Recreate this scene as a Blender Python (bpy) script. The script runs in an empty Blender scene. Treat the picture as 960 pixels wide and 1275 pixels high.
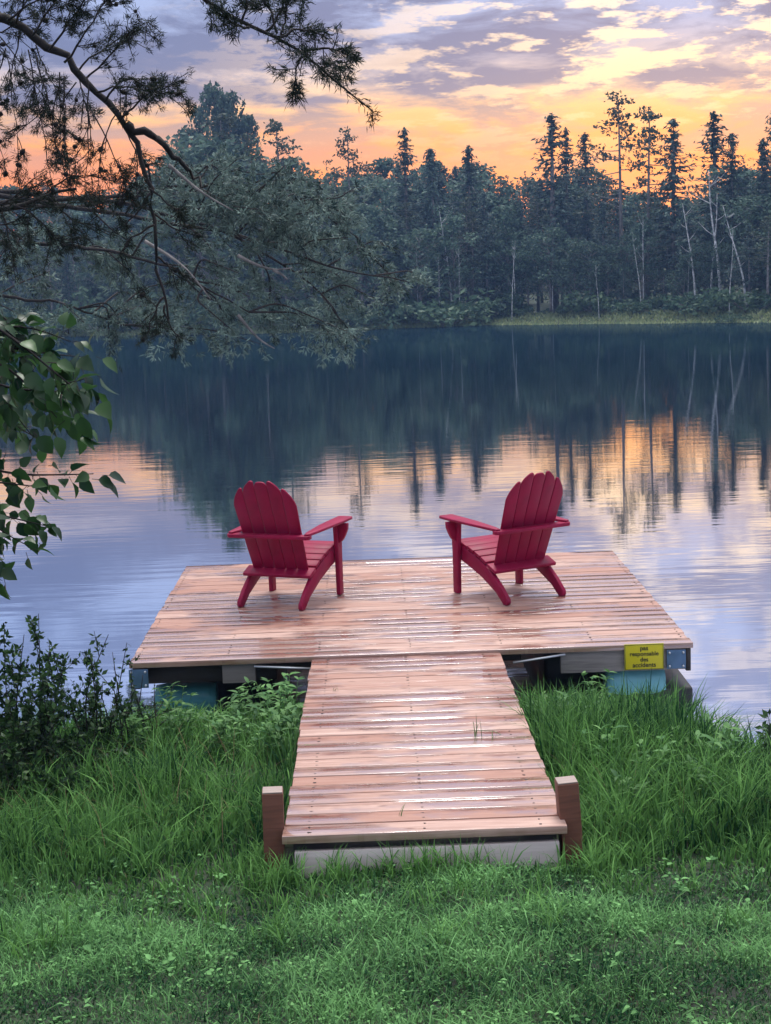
import bpy, math, random
import numpy as np
from mathutils import Vector, Matrix, Euler

sc = bpy.context.scene
COL = sc.collection
R = math.radians

# ------------------------------------------------------------------ camera
PITCH, ROLL, YAW, CAMZ, FPX = .14085, -.034854, .0057746, 2.73, 1916.0
FW = np.array([math.sin(YAW)*math.cos(PITCH), math.cos(YAW)*math.cos(PITCH), -math.sin(PITCH)])
_r = np.array([math.cos(YAW), -math.sin(YAW), 0]); _u = np.cross(_r, FW)
RI = _r*math.cos(ROLL)+_u*math.sin(ROLL); UP = -_r*math.sin(ROLL)+_u*math.cos(ROLL)
cd = bpy.data.cameras.new('camera'); cam = bpy.data.objects.new('camera', cd); COL.objects.link(cam)
cd.sensor_fit = 'HORIZONTAL'; cd.sensor_width = 36; cd.lens = FPX/960*36
cd.clip_start = .05; cd.clip_end = 3000
cam.matrix_world = Matrix(((RI[0], UP[0], -FW[0], 0), (RI[1], UP[1], -FW[1], 0), (RI[2], UP[2], -FW[2], CAMZ), (0, 0, 0, 1)))
sc.camera = cam


def at(px, py, Y):
    """world point at distance Y (metres north) that lies in the direction of photo pixel px, py"""
    d = FW+RI*(px-480)/FPX-UP*(py-637.5)/FPX
    return np.array([0, 0, CAMZ])+d*(Y/d[1])


def on(px, py, z):
    d = FW+RI*(px-480)/FPX-UP*(py-637.5)/FPX
    return np.array([0, 0, CAMZ])+d*((z-CAMZ)/d[2])


# ------------------------------------------------------------------ world, sun, exposure
def nodes_of(tree):
    nt = tree
    for n in list(nt.nodes): nt.nodes.remove(n)
    def N(t, **kw):
        n = nt.nodes.new(t)
        for k, v in kw.items():
            if k in n.inputs.keys() if hasattr(n.inputs, 'keys') else False: n.inputs[k].default_value = v
            else: setattr(n, k, v)
        return n
    def L(a, b): nt.links.new(a, b)
    return nt, N, L


def math_node(N, L, op, a, b=None, c=None, clamp=False):
    n = N('ShaderNodeMath', operation=op); n.use_clamp = clamp
    for i, v in enumerate((a, b, c)):
        if v is None: continue
        if isinstance(v, (int, float)): n.inputs[i].default_value = v
        else: L(v, n.inputs[i])
    return n.outputs[0]


def ramp(N, L, fac, stops, interp='LINEAR'):
    n = N('ShaderNodeValToRGB'); r = n.color_ramp; r.interpolation = interp
    while len(r.elements) > 1: r.elements.remove(r.elements[0])
    for i, (p, c) in enumerate(stops):
        e = r.elements[0] if i == 0 else r.elements.new(p)
        e.position = p; e.color = (c[0], c[1], c[2], 1) if hasattr(c, '__len__') else (c, c, c, 1)
    L(fac, n.inputs[0]); return n.outputs[0]


def mix(N, L, fac, a, b, mode='MIX'):
    n = N('ShaderNodeMix', data_type='RGBA', blend_type=mode)
    for v, k in ((fac, 0), (a, 6), (b, 7)):
        if isinstance(v, (int, float)): n.inputs[k].default_value = v
        elif isinstance(v, tuple): n.inputs[k].default_value = (v[0], v[1], v[2], 1)
        else: L(v, n.inputs[k])
    return n.outputs[2]


def s2l(r, g, b):
    f = lambda c: (c/255)/12.92 if c/255 <= .04045 else ((c/255+.055)/1.055)**2.4
    return (f(r), f(g), f(b))


w = bpy.data.worlds.new('World'); sc.world = w; w.use_nodes = True
nt, N, L = nodes_of(w.node_tree)
tc = N('ShaderNodeTexCoord'); nrm = N('ShaderNodeVectorMath', operation='NORMALIZE'); L(tc.outputs['Generated'], nrm.inputs[0])
sep = N('ShaderNodeSeparateXYZ'); L(nrm.outputs[0], sep.inputs[0])
dx, dy, dz = sep.outputs
SUN_EL, SUN_AZ = 3.0, 12.0
sky = N('ShaderNodeTexSky', sky_type='NISHITA'); sky.sun_disc = False
sky.sun_elevation = R(SUN_EL); sky.sun_rotation = R(SUN_AZ); sky.altitude = 200
# streaky cloud coordinates: direction with height stretched
st = N('ShaderNodeVectorMath', operation='MULTIPLY'); L(nrm.outputs[0], st.inputs[0]); st.inputs[1].default_value = (1.0, 1.0, 4.2)
def noise(scale, detail, rough, off, dist=0.0):
    a = N('ShaderNodeVectorMath', operation='ADD'); L(st.outputs[0], a.inputs[0]); a.inputs[1].default_value = off
    n = N('ShaderNodeTexNoise'); L(a.outputs[0], n.inputs['Vector'])
    n.inputs['Scale'].default_value = scale; n.inputs['Detail'].default_value = detail
    n.inputs['Roughness'].default_value = rough; n.inputs['Distortion'].default_value = dist
    return n.outputs['Fac']
n1 = noise(10, 8, .60, (0, 0, 0), .3); n2 = noise(21, 9, .64, (3.1, 1.7, .4), .15); n3 = noise(4.2, 3, .5, (7, 2, 1))
# wobble the height used for the colour bands a little so that they are not ruler straight
zw = math_node(N, L, 'MULTIPLY_ADD', math_node(N, L, 'SUBTRACT', n1, .5), .035, dz)
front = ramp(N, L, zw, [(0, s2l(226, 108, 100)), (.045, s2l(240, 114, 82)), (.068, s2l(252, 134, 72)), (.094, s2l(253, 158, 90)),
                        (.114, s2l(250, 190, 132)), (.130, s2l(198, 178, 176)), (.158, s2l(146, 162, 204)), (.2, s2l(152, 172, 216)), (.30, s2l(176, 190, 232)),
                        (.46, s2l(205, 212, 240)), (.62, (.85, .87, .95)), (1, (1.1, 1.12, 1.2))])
back = ramp(N, L, zw, [(0, s2l(170, 180, 215)), (.2, s2l(176, 188, 225)), (.46, s2l(200, 208, 236)), (.62, (.8, .83, .92)), (1, (1.1, 1.12, 1.2))])  # overhead stops of both ramps brightened out of view to light deck and grass
isfront = math_node(N, L, 'MULTIPLY_ADD', dy, .9, .45, True)
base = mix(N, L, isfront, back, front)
# slate purple cloud bank and its cream lit rims
band = ramp(N, L, dz, [(0, 0.0), (.06, .15), (.1, .55), (.125, 1.0), (.17, 1.0), (.30, .45), (.5, .15), (.7, 0.0)])
cl = ramp(N, L, n1, [(.40, 0.0), (.54, 1.0)])
clm = math_node(N, L, 'MULTIPLY', cl, band)
base = mix(N, L, math_node(N, L, 'MULTIPLY', clm, .9), base, s2l(82, 98, 144))
side = math_node(N, L, 'MULTIPLY_ADD', dx, 3.6, .50, True)          # the lit rims gather towards the sunset, right of centre
rim = ramp(N, L, n2, [(.51, 0.0), (.575, 1.0)])
rimband = ramp(N, L, dz, [(.07, 0.0), (.105, .6), (.13, 1.0), (.18, .9), (.24, .5), (.45, .5), (.6, 0.0)])
rm = math_node(N, L, 'MULTIPLY', math_node(N, L, 'MULTIPLY', rim, rimband), math_node(N, L, 'MULTIPLY', side, isfront))
rimcol = ramp(N, L, dz, [(.08, (.95, .50, .24)), (.13, (1.0, .68, .42)), (.18, (1.0, .80, .64)), (.3, (.85, .78, .85))])
base = mix(N, L, math_node(N, L, 'MULTIPLY', rm, .92), base, rimcol)
addsky = mix(N, L, .015, base, sky.outputs[0], 'ADD')
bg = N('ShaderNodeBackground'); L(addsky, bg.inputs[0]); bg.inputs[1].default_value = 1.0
wo = N('ShaderNodeOutputWorld'); L(bg.outputs[0], wo.inputs[0])

sl = bpy.data.lights.new('sun', 'SUN'); so = bpy.data.objects.new('sun', sl); COL.objects.link(so)
sl.energy = 2.7; sl.angle = R(22); sl.color = (1, .96, .91)
so.rotation_euler = (R(-22), 0, R(-SUN_AZ)); so.location = (0, 0, 30)
sc.view_settings.view_transform = 'Standard'; sc.view_settings.look = 'None'; sc.view_settings.gamma = 1
sc.view_settings.exposure = .36
sc.cycles.max_bounces = 5; sc.cycles.use_adaptive_sampling = True; sc.cycles.adaptive_threshold = .02; sc.cycles.transparent_max_bounces = 4; sc.cycles.volume_bounces = 0
sc.cycles.use_denoising = True
HAZE = .0006


# ------------------------------------------------------------------ mesh helpers
class MB:
    """collects shapes; build() links them as ONE mesh object"""
    def __init__(s): s.v = []; s.f = []; s.r = []; s.n = 0
    def raw(s, V, F, rnd=None):
        V = np.asarray(V, float).reshape(-1, 3)
        F = np.asarray(F, int)
        s.f.append(F+s.n); s.v.append(V)
        s.r.append(np.full(len(V), random.random() if rnd is None else 0.) if rnd is None or np.isscalar(rnd) else np.asarray(rnd, float))
        if rnd is not None and np.isscalar(rnd): s.r[-1][:] = rnd
        s.n += len(V); return s
    def box(s, c, size, rot=None, rnd=None, bev=0.0):
        x, y, z = [d/2 for d in size]
        if bev > 0:
            b = bev; V = []; 
            for sx in (-1, 1):
                for sy in (-1, 1):
                    for sz in (-1, 1):
                        V += [(sx*(x-b), sy*(y-b), sz*z), (sx*(x-b), sy*y, sz*(z-b)), (sx*x, sy*(y-b), sz*(z-b))]
            bm = bmesh_hull(V); V, F = bm
            V = np.array(V)
            if rot is not None: V = V @ np.array(rot).T
            V = V+np.array(c)
            r = random.random() if rnd is None else rnd
            for f in F: s.f.append(np.array([f])+s.n)
            s.v.append(V); s.r.append(np.full(len(V), r)); s.n += len(V); return s
        V = np.array([(a*x, b_*y, c_*z) for a in (-1, 1) for b_ in (-1, 1) for c_ in (-1, 1)])
        if rot is not None: V = V @ np.array(rot).T
        F = [(0, 1, 3, 2), (4, 6, 7, 5), (0, 4, 5, 1), (2, 3, 7, 6), (0, 2, 6, 4), (1, 5, 7, 3)]
        return s.raw(V+np.array(c), F, rnd)
    def prism(s, pts, axis, a, b, rnd=None):
        """outline pts (2D) extruded along axis from a to b; 2D axes are the other two in xyz order"""
        o = [i for i in range(3) if i != axis]; n = len(pts); V = np.zeros((2*n, 3))
        for k, h in enumerate((a, b)):
            V[k*n:(k+1)*n, o[0]] = [p[0] for p in pts]; V[k*n:(k+1)*n, o[1]] = [p[1] for p in pts]; V[k*n:(k+1)*n, axis] = h
        r = random.random() if rnd is None else rnd
        s.f.append(np.array([[i, (i+1) % n, n+(i+1) % n, n+i] for i in range(n)])+s.n)
        s.f.append(np.array([list(range(n))[::-1]])+s.n); s.f.append(np.array([list(range(n, 2*n))])+s.n)
        s.v.append(V); s.r.append(np.full(2*n, r)); s.n += 2*n; return s
    def tube(s, P, rad, n=6, rnd=None, cap=True):
        P = np.asarray(P, float); m = len(P); rad = np.broadcast_to(np.asarray(rad, float), (m,))
        T = np.gradient(P, axis=0); T /= np.linalg.norm(T, axis=1)[:, None]+1e-9
        ref = np.array([0, 0, 1.]) if abs(T[:, 2]).mean() < .8 else np.array([1., 0, 0])
        A = np.cross(T, ref); A /= np.linalg.norm(A, axis=1)[:, None]+1e-9; B = np.cross(T, A)
        th = np.arange(n)*2*math.pi/n
        V = P[:, None]+rad[:, None, None]*(A[:, None]*np.cos(th)[None, :, None]+B[:, None]*np.sin(th)[None, :, None])
        i = np.arange(m-1)[:, None]*n; j = np.arange(n)[None]; k = (j+1) % n
        F = np.stack([i+j, i+k, i+n+k, i+n+j], -1).reshape(-1, 4)
        r = random.random() if rnd is None else rnd
        s.f.append(F+s.n)
        if cap: s.f.append(np.array([list(range(n))[::-1]])+s.n); s.f.append(np.array([list(range((m-1)*n, m*n))])+s.n)
        s.v.append(V.reshape(-1, 3)); s.r.append(np.full(m*n, r)); s.n += m*n; return s
    def build(s, name, mat, parent=None, smooth=False, bevel=0):
        me = bpy.data.meshes.new(name)
        V = np.concatenate(s.v) if s.v else np.zeros((0, 3)); rr = np.concatenate(s.r)
        me.vertices.add(len(V)); me.vertices.foreach_set('co', V.astype(np.float32).ravel())
        cnt = sum(f.size for f in s.f); loops = np.concatenate([f.ravel() for f in s.f]).astype(np.int32)
        tot = np.concatenate([np.full(len(f), f.shape[1]) for f in s.f]).astype(np.int32)
        start = np.concatenate([[0], np.cumsum(tot)[:-1]]).astype(np.int32)
        me.loops.add(cnt); me.loops.foreach_set('vertex_index', loops)
        me.polygons.add(len(tot)); me.polygons.foreach_set('loop_start', start); me.polygons.foreach_set('loop_total', tot)
        if smooth: me.polygons.foreach_set('use_smooth', np.ones(len(tot), bool))
        a = me.attributes.new('rnd', 'FLOAT', 'POINT'); a.data.foreach_set('value', rr.astype(np.float32))
        me.update(); me.validate()
        me.materials.append(mat)
        o = bpy.data.objects.new(name, me); COL.objects.link(o)
        if parent is not None: o.parent = parent
        if bevel:
            m = o.modifiers.new('bevel', 'BEVEL'); m.width = bevel; m.segments = 2; m.limit_method = 'ANGLE'; m.angle_limit = R(40)
        return o


def tag(o, label=None, cat=None, group=None, kind=None):
    for k, v in (('label', label), ('category', cat), ('group', group), ('kind', kind)):
        if v: o[k] = v
    return o


def empty(name, loc, label, cat, group=None, rz=0):
    o = bpy.data.objects.new(name, None); COL.objects.link(o); o.location = loc; o.rotation_euler.z = rz
    o.empty_display_size = .2
    return tag(o, label, cat, group)


def copy_tree(o, label=None):
    c = o.copy(); COL.objects.link(c)
    for ch in o.children:
        d = ch.copy(); COL.objects.link(d); d.parent = c
        for g in ch.children:
            e = g.copy(); COL.objects.link(e); e.parent = d
    if label: c['label'] = label
    return c


# ------------------------------------------------------------------ materials
def mat(name):
    m = bpy.data.materials.new(name); m.use_nodes = True
    nt, N, L = nodes_of(m.node_tree)
    return m, N, L


def foliage_mat(name, c1, c2, rough=.5, trans=.25, spec=.3, tcol=None):
    m, N, L = mat(name)
    a = N('ShaderNodeAttribute'); a.attribute_name = 'rnd'
    oi = N('ShaderNodeObjectInfo')
    c = mix(N, L, a.outputs['Fac'], c1, c2)
    hs = N('ShaderNodeHueSaturation'); L(c, hs.inputs['Color'])
    L(math_node(N, L, 'MULTIPLY_ADD', oi.outputs['Random'], .5, .75), hs.inputs['Value'])
    p = N('ShaderNodeBsdfPrincipled'); L(hs.outputs[0], p.inputs['Base Color'])
    p.inputs['Roughness'].default_value = rough; p.inputs['Specular IOR Level'].default_value = spec
    t = N('ShaderNodeBsdfTranslucent'); 
    if tcol: t.inputs[0].default_value = (*tcol, 1)
    else: L(hs.outputs[0], t.inputs[0])
    mx = N('ShaderNodeMixShader'); mx.inputs[0].default_value = trans
    L(p.outputs[0], mx.inputs[1]); L(t.outputs[0], mx.inputs[2])
    o = N('ShaderNodeOutputMaterial'); L(mx.outputs[0], o.inputs[0])
    return m


def bark_mat(name, c1, c2, scale=8, rough=.85, stretch=(1, 1, .25), bands=None):
    m, N, L = mat(name)
    tcn = N('ShaderNodeTexCoord'); mp = N('ShaderNodeMapping'); L(tcn.outputs['Object'], mp.inputs[0]); mp.inputs['Scale'].default_value = stretch
    n = N('ShaderNodeTexNoise'); L(mp.outputs[0], n.inputs[0]); n.inputs['Scale'].default_value = scale; n.inputs['Detail'].default_value = 5
    c = mix(N, L, ramp(N, L, n.outputs['Fac'], [(.35, 0.), (.65, 1.)]), c1, c2)
    p = N('ShaderNodeBsdfPrincipled'); L(c, p.inputs['Base Color']); p.inputs['Roughness'].default_value = rough
    b = N('ShaderNodeBump'); b.inputs['Strength'].default_value = .5; b.inputs['Distance'].default_value = .02; L(n.outputs['Fac'], b.inputs['Height']); L(b.outputs[0], p.inputs['Normal'])
    o = N('ShaderNodeOutputMaterial'); L(p.outputs[0], o.inputs[0]); return m


def deck_mat(name, c_light, c_dark, c_red, wet=1.0):
    """pressure treated softwood boards running along x, in patches wet from rain"""
    m, N, L = mat(name)
    tcn = N('ShaderNodeTexCoord'); a = N('ShaderNodeAttribute'); a.attribute_name = 'rnd'
    off = N('ShaderNodeCombineXYZ'); L(math_node(N, L, 'MULTIPLY', a.outputs['Fac'], 37.), off.inputs[0]); L(math_node(N, L, 'MULTIPLY', a.outputs['Fac'], 11.), off.inputs[2])
    ad = N('ShaderNodeVectorMath', operation='ADD'); L(tcn.outputs['Object'], ad.inputs[0]); L(off.outputs[0], ad.inputs[1])
    mp = N('ShaderNodeMapping'); L(ad.outputs[0], mp.inputs[0]); mp.inputs['Scale'].default_value = (.9, 14, 14)
    g = N('ShaderNodeTexNoise'); L(mp.outputs[0], g.inputs[0]); g.inputs['Scale'].default_value = 3.2; g.inputs['Detail'].default_value = 6; g.inputs['Distortion'].default_value = .8
    mp2 = N('ShaderNodeMapping'); L(ad.outputs[0], mp2.inputs[0]); mp2.inputs['Scale'].default_value = (3, 9, 9)
    k = N('ShaderNodeTexVoronoi'); L(mp2.outputs[0], k.inputs[0]); k.inputs['Scale'].default_value = 1.1
    knot = ramp(N, L, k.outputs['Distance'], [(.03, 1.0), (.11, 0.0)])
    c = mix(N, L, ramp(N, L, g.outputs['Fac'], [(.33, 0.), (.66, 1.)]), c_dark, c_light)
    rb = N('ShaderNodeTexNoise'); rb.noise_dimensions = '1D'; L(math_node(N, L, 'MULTIPLY', a.outputs['Fac'], 91.), rb.inputs['W']); rb.inputs['Scale'].default_value = 3.
    c = mix(N, L, ramp(N, L, a.outputs['Fac'], [(.05, .0), (.95, .8)]), c, c_red)
    c = mix(N, L, math_node(N, L, 'MULTIPLY', knot, .75), c, (c_red[0]*.35, c_red[1]*.3, c_red[2]*.3))
    # wet film: lies in broad patches and is cut up board by board
    wn = N('ShaderNodeTexNoise'); mw = N('ShaderNodeMapping'); L(tcn.outputs['Object'], mw.inputs[0]); mw.inputs['Scale'].default_value = (.8, 1.5, 0.)
    L(mw.outputs[0], wn.inputs[0]); wn.inputs['Scale'].default_value = 1.35; wn.inputs['Detail'].default_value = 5; wn.inputs['Roughness'].default_value = .6
    wb = math_node(N, L, 'MULTIPLY_ADD', math_node(N, L, 'SUBTRACT', rb.outputs['Fac'], .5), .24, wn.outputs['Fac'])
    film = ramp(N, L, wb, [(.445, 0.), (.53, 1.)])
    film = math_node(N, L, 'MULTIPLY', film, wet)
    dk = mix(N, L, math_node(N, L, 'MULTIPLY', film, .35), c, (c_red[0]*.55, c_red[1]*.42, c_red[2]*.38))
    p = N('ShaderNodeBsdfPrincipled'); L(dk, p.inputs['Base Color'])
    L(math_node(N, L, 'MULTIPLY_ADD', film, -.36, .62), p.inputs['Roughness'])
    L(film, p.inputs['Coat Weight']); p.inputs['Coat Roughness'].default_value = .035; p.inputs['Coat IOR'].default_value = 2.2
    b = N('ShaderNodeBump'); b.inputs['Strength'].default_value = .35; b.inputs['Distance'].default_value = .004
    L(g.outputs['Fac'], b.inputs['Height']); L(b.outputs[0], p.inputs['Normal'])
    o = N('ShaderNodeOutputMaterial'); L(p.outputs[0], o.inputs[0]); return m


def paint_mat(name, c, rough=.45, var=.25, scale=6, metal=0., spec=.5):
    m, N, L = mat(name)
    tcn = N('ShaderNodeTexCoord'); n = N('ShaderNodeTexNoise'); L(tcn.outputs['Object'], n.inputs[0]); n.inputs['Scale'].default_value = scale; n.inputs['Detail'].default_value = 6
    col = mix(N, L, n.outputs['Fac'], tuple(v*(1-var) for v in c), tuple(min(1, v*(1+var)) for v in c))
    p = N('ShaderNodeBsdfPrincipled'); L(col, p.inputs['Base Color']); p.inputs['Metallic'].default_value = metal
    p.inputs['Specular IOR Level'].default_value = spec
    L(math_node(N, L, 'MULTIPLY_ADD', n.outputs['Fac'], .3, rough-.15), p.inputs['Roughness'])
    b = N('ShaderNodeBump'); b.inputs['Strength'].default_value = .15; b.inputs['Distance'].default_value = .004; L(n.outputs['Fac'], b.inputs['Height']); L(b.outputs[0], p.inputs['Normal'])
    o = N('ShaderNodeOutputMaterial'); L(p.outputs[0], o.inputs[0]); return m


M = {}
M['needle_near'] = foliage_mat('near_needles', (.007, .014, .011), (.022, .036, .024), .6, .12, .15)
M['needle_mid'] = foliage_mat('mid_needles', (.012, .03, .03), (.20, .29, .25), .6, .25)
M['spruce'] = foliage_mat('spruce_needles', (.020, .045, .045), (.12, .18, .155), .7, .15, .2)
M['pine'] = foliage_mat('pine_needles', (.03, .045, .034), (.09, .115, .075), .7, .2, .2)
M['broad'] = foliage_mat('broad_leaves', (.028, .06, .05), (.13, .20, .145), .6, .3, .2)
M['bush'] = foliage_mat('bush_leaves', (.04, .085, .06), (.10, .16, .09), .6, .3)
M['birch'] = foliage_mat('birch_leaves', (.012, .045, .024), (.07, .17, .045), .4, .35, .4)
M['shrub'] = foliage_mat('shrub_leaves', (.008, .026, .011), (.058, .125, .036), .55, .25, .2)
M['grass'] = foliage_mat('grass_blades', (.008, .045, .016), (.15, .33, .085), .7, .35, .12)
M['lawn'] = foliage_mat('lawn_leaves', (.006, .045, .015), (.20, .43, .15), .7, .25, .12)
M['weed'] = foliage_mat('weed_leaves', (.04, .13, .045), (.17, .33, .11), .6, .35, .2)
M['straw'] = foliage_mat('dry_straw', (.10, .075, .04), (.26, .21, .12), .8, .2, .1)
M['farreed'] = foliage_mat('far_reeds', (.10, .15, .075), (.24, .27, .13), .7, .3)
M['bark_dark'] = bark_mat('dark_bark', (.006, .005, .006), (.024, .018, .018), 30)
M['bark_grey'] = bark_mat('grey_bark', (.09, .085, .085), (.24, .22, .21), 10)
M['bark_pale'] = bark_mat('pale_bark', (.16, .17, .18), (.62, .62, .62), 3, .8, (1, 1, 1.6))
M['deck'] = deck_mat('deck_boards', (.57, .39, .325), (.34, .195, .155), (.32, .145, .10))
M['grey_wood'] = deck_mat('weathered_board', (.30, .27, .26), (.17, .15, .15), (.20, .17, .16), .0)
M['pale_wood'] = deck_mat('sill_board', (.62, .57, .55), (.45, .40, .39), (.52, .44, .42), .0)
M['end_wood'] = deck_mat('end_grain', (.40, .33, .31), (.28, .22, .20), (.30, .22, .18), .0)
M['post'] = deck_mat('post_wood', (.20, .075, .042), (.085, .032, .02), (.15, .05, .03), .0)
M['dark_wood'] = paint_mat('shaded_timber', (.035, .03, .03), .8)  # near-black puts the under-dock shade into the colour; screw heads share it
M['red'] = paint_mat('burgundy_paint', (.25, .004, .042), .5, .38, 7, 0., .22)
M['yellow'] = paint_mat('sign_yellow', (.62, .52, .012), .45, .08, 4)
M['black'] = paint_mat('sign_black', (.012, .012, .012), .6)
M['blue_steel'] = paint_mat('blue_steel', (.11, .19, .32), .4, .2, 20, .4)
M['steel'] = paint_mat('bolt_steel', (.6, .62, .66), .3, .1, 20, .9)
M['turq_pale'] = paint_mat('pale_turquoise_plastic', (.16, .42, .50), .35, .25, 6)  # float plastic with the light on the right float put into its colour
M['turq'] = paint_mat('turquoise_plastic', (.055, .24, .28), .45, .3, 6)  # same plastic, darkened to carry the shade on the left float
M['black_plastic'] = paint_mat('black_plastic', (.014, .014, .016), .5)
M['alu'] = paint_mat('aluminium_strap', (.55, .58, .62), .35, .1, 20, .8)

# ground
m, N, L = mat('soil_and_turf')
tcn = N('ShaderNodeTexCoord'); n = N('ShaderNodeTexNoise'); L(tcn.outputs['Object'], n.inputs[0]); n.inputs['Scale'].default_value = 3; n.inputs['Detail'].default_value = 8
c = mix(N, L, ramp(N, L, n.outputs['Fac'], [(.35, 0.), (.65, 1.)]), (.010, .014, .008), (.030, .050, .022))
p = N('ShaderNodeBsdfPrincipled'); L(c, p.inputs[0]); p.inputs['Roughness'].default_value = .9
o = N('ShaderNodeOutputMaterial'); L(p.outputs[0], o.inputs[0]); M['ground'] = m

# water: dark lake, light wind ripples with crests running across the view
m, N, L = mat('lake_water')
tcn = N('ShaderNodeTexCoord')
def wav(sx, sy, detail, rough, off=0):
    mp = N('ShaderNodeMapping'); L(tcn.outputs['Object'], mp.inputs[0]); mp.inputs['Scale'].default_value = (sx, sy, 1); mp.inputs['Location'].default_value = (off, off*.7, 0)
    n = N('ShaderNodeTexNoise'); L(mp.outputs[0], n.inputs[0]); n.inputs['Scale'].default_value = 1; n.inputs['Detail'].default_value = detail; n.inputs['Roughness'].default_value = rough
    return n.outputs['Fac']
h = math_node(N, L, 'ADD', math_node(N, L, 'MULTIPLY', wav(.35, 1.5, 2, .5), .014), math_node(N, L, 'MULTIPLY', wav(1.0, 6.0, 2, .5, 9), .0075))
patch = ramp(N, L, wav(.035, .10, 3, .5, 4), [(.35, .35), (.62, 1.)])
b = N('ShaderNodeBump'); b.inputs['Distance'].default_value = 1.0; L(math_node(N, L, 'MULTIPLY', patch, .18), b.inputs['Strength']); L(h, b.inputs['Height'])
gl = N('ShaderNodeBsdfGlossy'); gl.inputs['Color'].default_value = (.90, .94, 1, 1); gl.inputs['Roughness'].default_value = .03; L(b.outputs[0], gl.inputs['Normal'])
df = N('ShaderNodeBsdfDiffuse'); df.inputs[0].default_value = (.004, .014, .024, 1)
lw = N('ShaderNodeLayerWeight'); lw.inputs[0].default_value = .5
fr = ramp(N, L, lw.outputs['Facing'], [(0, .28), (.5, .66), (.75, .88), (.90, .88), (.935, .74), (.962, .36), (1, .24)])
mx = N('ShaderNodeMixShader'); L(fr, mx.inputs[0]); L(df.outputs[0], mx.inputs[1]); L(gl.outputs[0], mx.inputs[2])
o = N('ShaderNodeOutputMaterial'); L(mx.outputs[0], o.inputs[0]); M['water'] = m

# ------------------------------------------------------------------ terrain and lake
def y_near(x):
    xs = [-40, -8, -4, -2.6, -1.9, -1.2, 1.1, 1.5, 1.8, 2.1, 2.5, 3.4, 5, 9, 40]
    ys = [9, 9, 9.1, 9.0, 9.25, 9.6, 9.6, 9.2, 8.6, 8.0, 7.4, 6.9, 6.7, 7, 10]
    return np.interp(x, xs, ys)
def y_far(x):
    return np.interp(x, [-140, -45, -21, -8, 9, 27, 50, 140], [150, 146, 131, 120, 122.5, 101, 92, 70])+.6*np.sin(x*.9)+.4*np.sin(x*2.3)
def ground_z(x, y):
    x = np.asarray(x, float); y = np.asarray(y, float)
    s = np.maximum(y_near(x)-y, np.where(y < 60, -(x+.285*y+.25)*.9, -99)); s = np.maximum(s, (x-.30*y-12)*.6*(y < 95)-30*(y >= 95))
    sf = y-y_far(x)
    s2 = np.clip(s, 0, 12)
    land = .03+.06*s2+.0027*s2*s2+.02*np.sin(x*3.1+y*2.2)*np.clip(s, 0, 1)
    bed = np.maximum(.25*s, -1.5)
    near = np.where(s > 0, land, bed)
    far = np.where(sf > 0, .10+np.minimum(.12*sf, .6)+np.clip((sf-16)*.06, 0, 2.6)+np.clip((sf-72)*.22, 0, 7), np.maximum(.2*sf, -1.5))
    return np.where(y > 60, far, near)
xs = np.unique(np.concatenate([np.linspace(-8, 8, 110), np.linspace(-70, 70, 120), np.linspace(-600, 600, 41)]))
ys = np.unique(np.concatenate([np.linspace(-60, 2, 16), np.linspace(2, 12, 90), np.linspace(12, 90, 40), np.linspace(90, 155, 100), np.linspace(160, 900, 24)]))
X, Y = np.meshgrid(xs, ys)
Z = ground_z(X, Y); nx, ny = len(xs), len(ys)
idx = np.arange(nx*ny).reshape(ny, nx)
F = np.stack([idx[:-1, :-1], idx[:-1, 1:], idx[1:, 1:], idx[1:, :-1]], -1).reshape(-1, 4)
g = MB().raw(np.stack([X, Y, Z], -1), F, .5).build('ground', M['ground'], smooth=True); tag(g, kind='structure')
wm = MB().raw([(-300, 4, 0), (300, 4, 0), (300, 400, 0), (-300, 400, 0)], [(0, 1, 2, 3)], .5).build('lake_water', M['water']); tag(wm, kind='structure')

# ------------------------------------------------------------------ floating dock
random.seed(4); rng = np.random.default_rng(4)
TILT = .01864
dock = empty('floating_dock', (.19, 9.75, .417), 'square floating wooden dock with wet reddish deck boards carrying the two chairs', 'dock')
dock.rotation_euler = (TILT, 0, .0017)
W_, D_ = 3.66, 3.265
mb = MB(); nb = 23; pitch = D_/nb
for i in range(nb):
    y0 = i*pitch
    e0, e1 = rng.uniform(-.006, .006, 2)
    mb.box(((e0+e1)/2, y0+pitch/2, -.019+rng.uniform(-.0025, .0025)), (W_+e0-e1, pitch-.010, .038), np.array(Euler((rng.uniform(-.005, .005), 0, rng.uniform(-.0006, .0006))).to_matrix()))
deck = mb.build('deck', M['deck'], dock, bevel=.004)
def screws(parent, width, length, nb, xs_, zt=.0015):
    mb = MB(); p_ = length/nb; r_ = np.random.default_rng(3)
    for i in range(nb):
        for x in xs_:
            for f in (.27, .73):
                mb.prism([(x+r_.normal(0, .003)+.0055*math.cos(a), (i+f)*p_+.0055*math.sin(a)) for a in np.arange(6)*math.pi/3], 2, -.001, zt)
    o = mb.build('screw_heads', M['dark_wood'], parent); o['kind'] = 'stuff'
screws(dock, W_, D_, 23, (-1.79, -1.2, -.6, 0, .6, 1.2, 1.79))
def dk(px, py, Y):                                           # a photo pixel at depth Y in the dock's own coordinates
    q = at(px, py, Y); return q-np.array([.19, 9.75, .417])
mb = MB()
x0, x1 = dk(698, 820, 9.79)[0], 1.79
mb.box(((x0+x1)/2, .05, -.038-.072), (x1-x0, .045, .140), rnd=.3)
mb.build('front_beam', M['grey_wood'], dock, bevel=.003)
xl0, xl1 = dk(277, 838, 9.79)[0], dk(318, 838, 9.79)[0]
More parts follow.
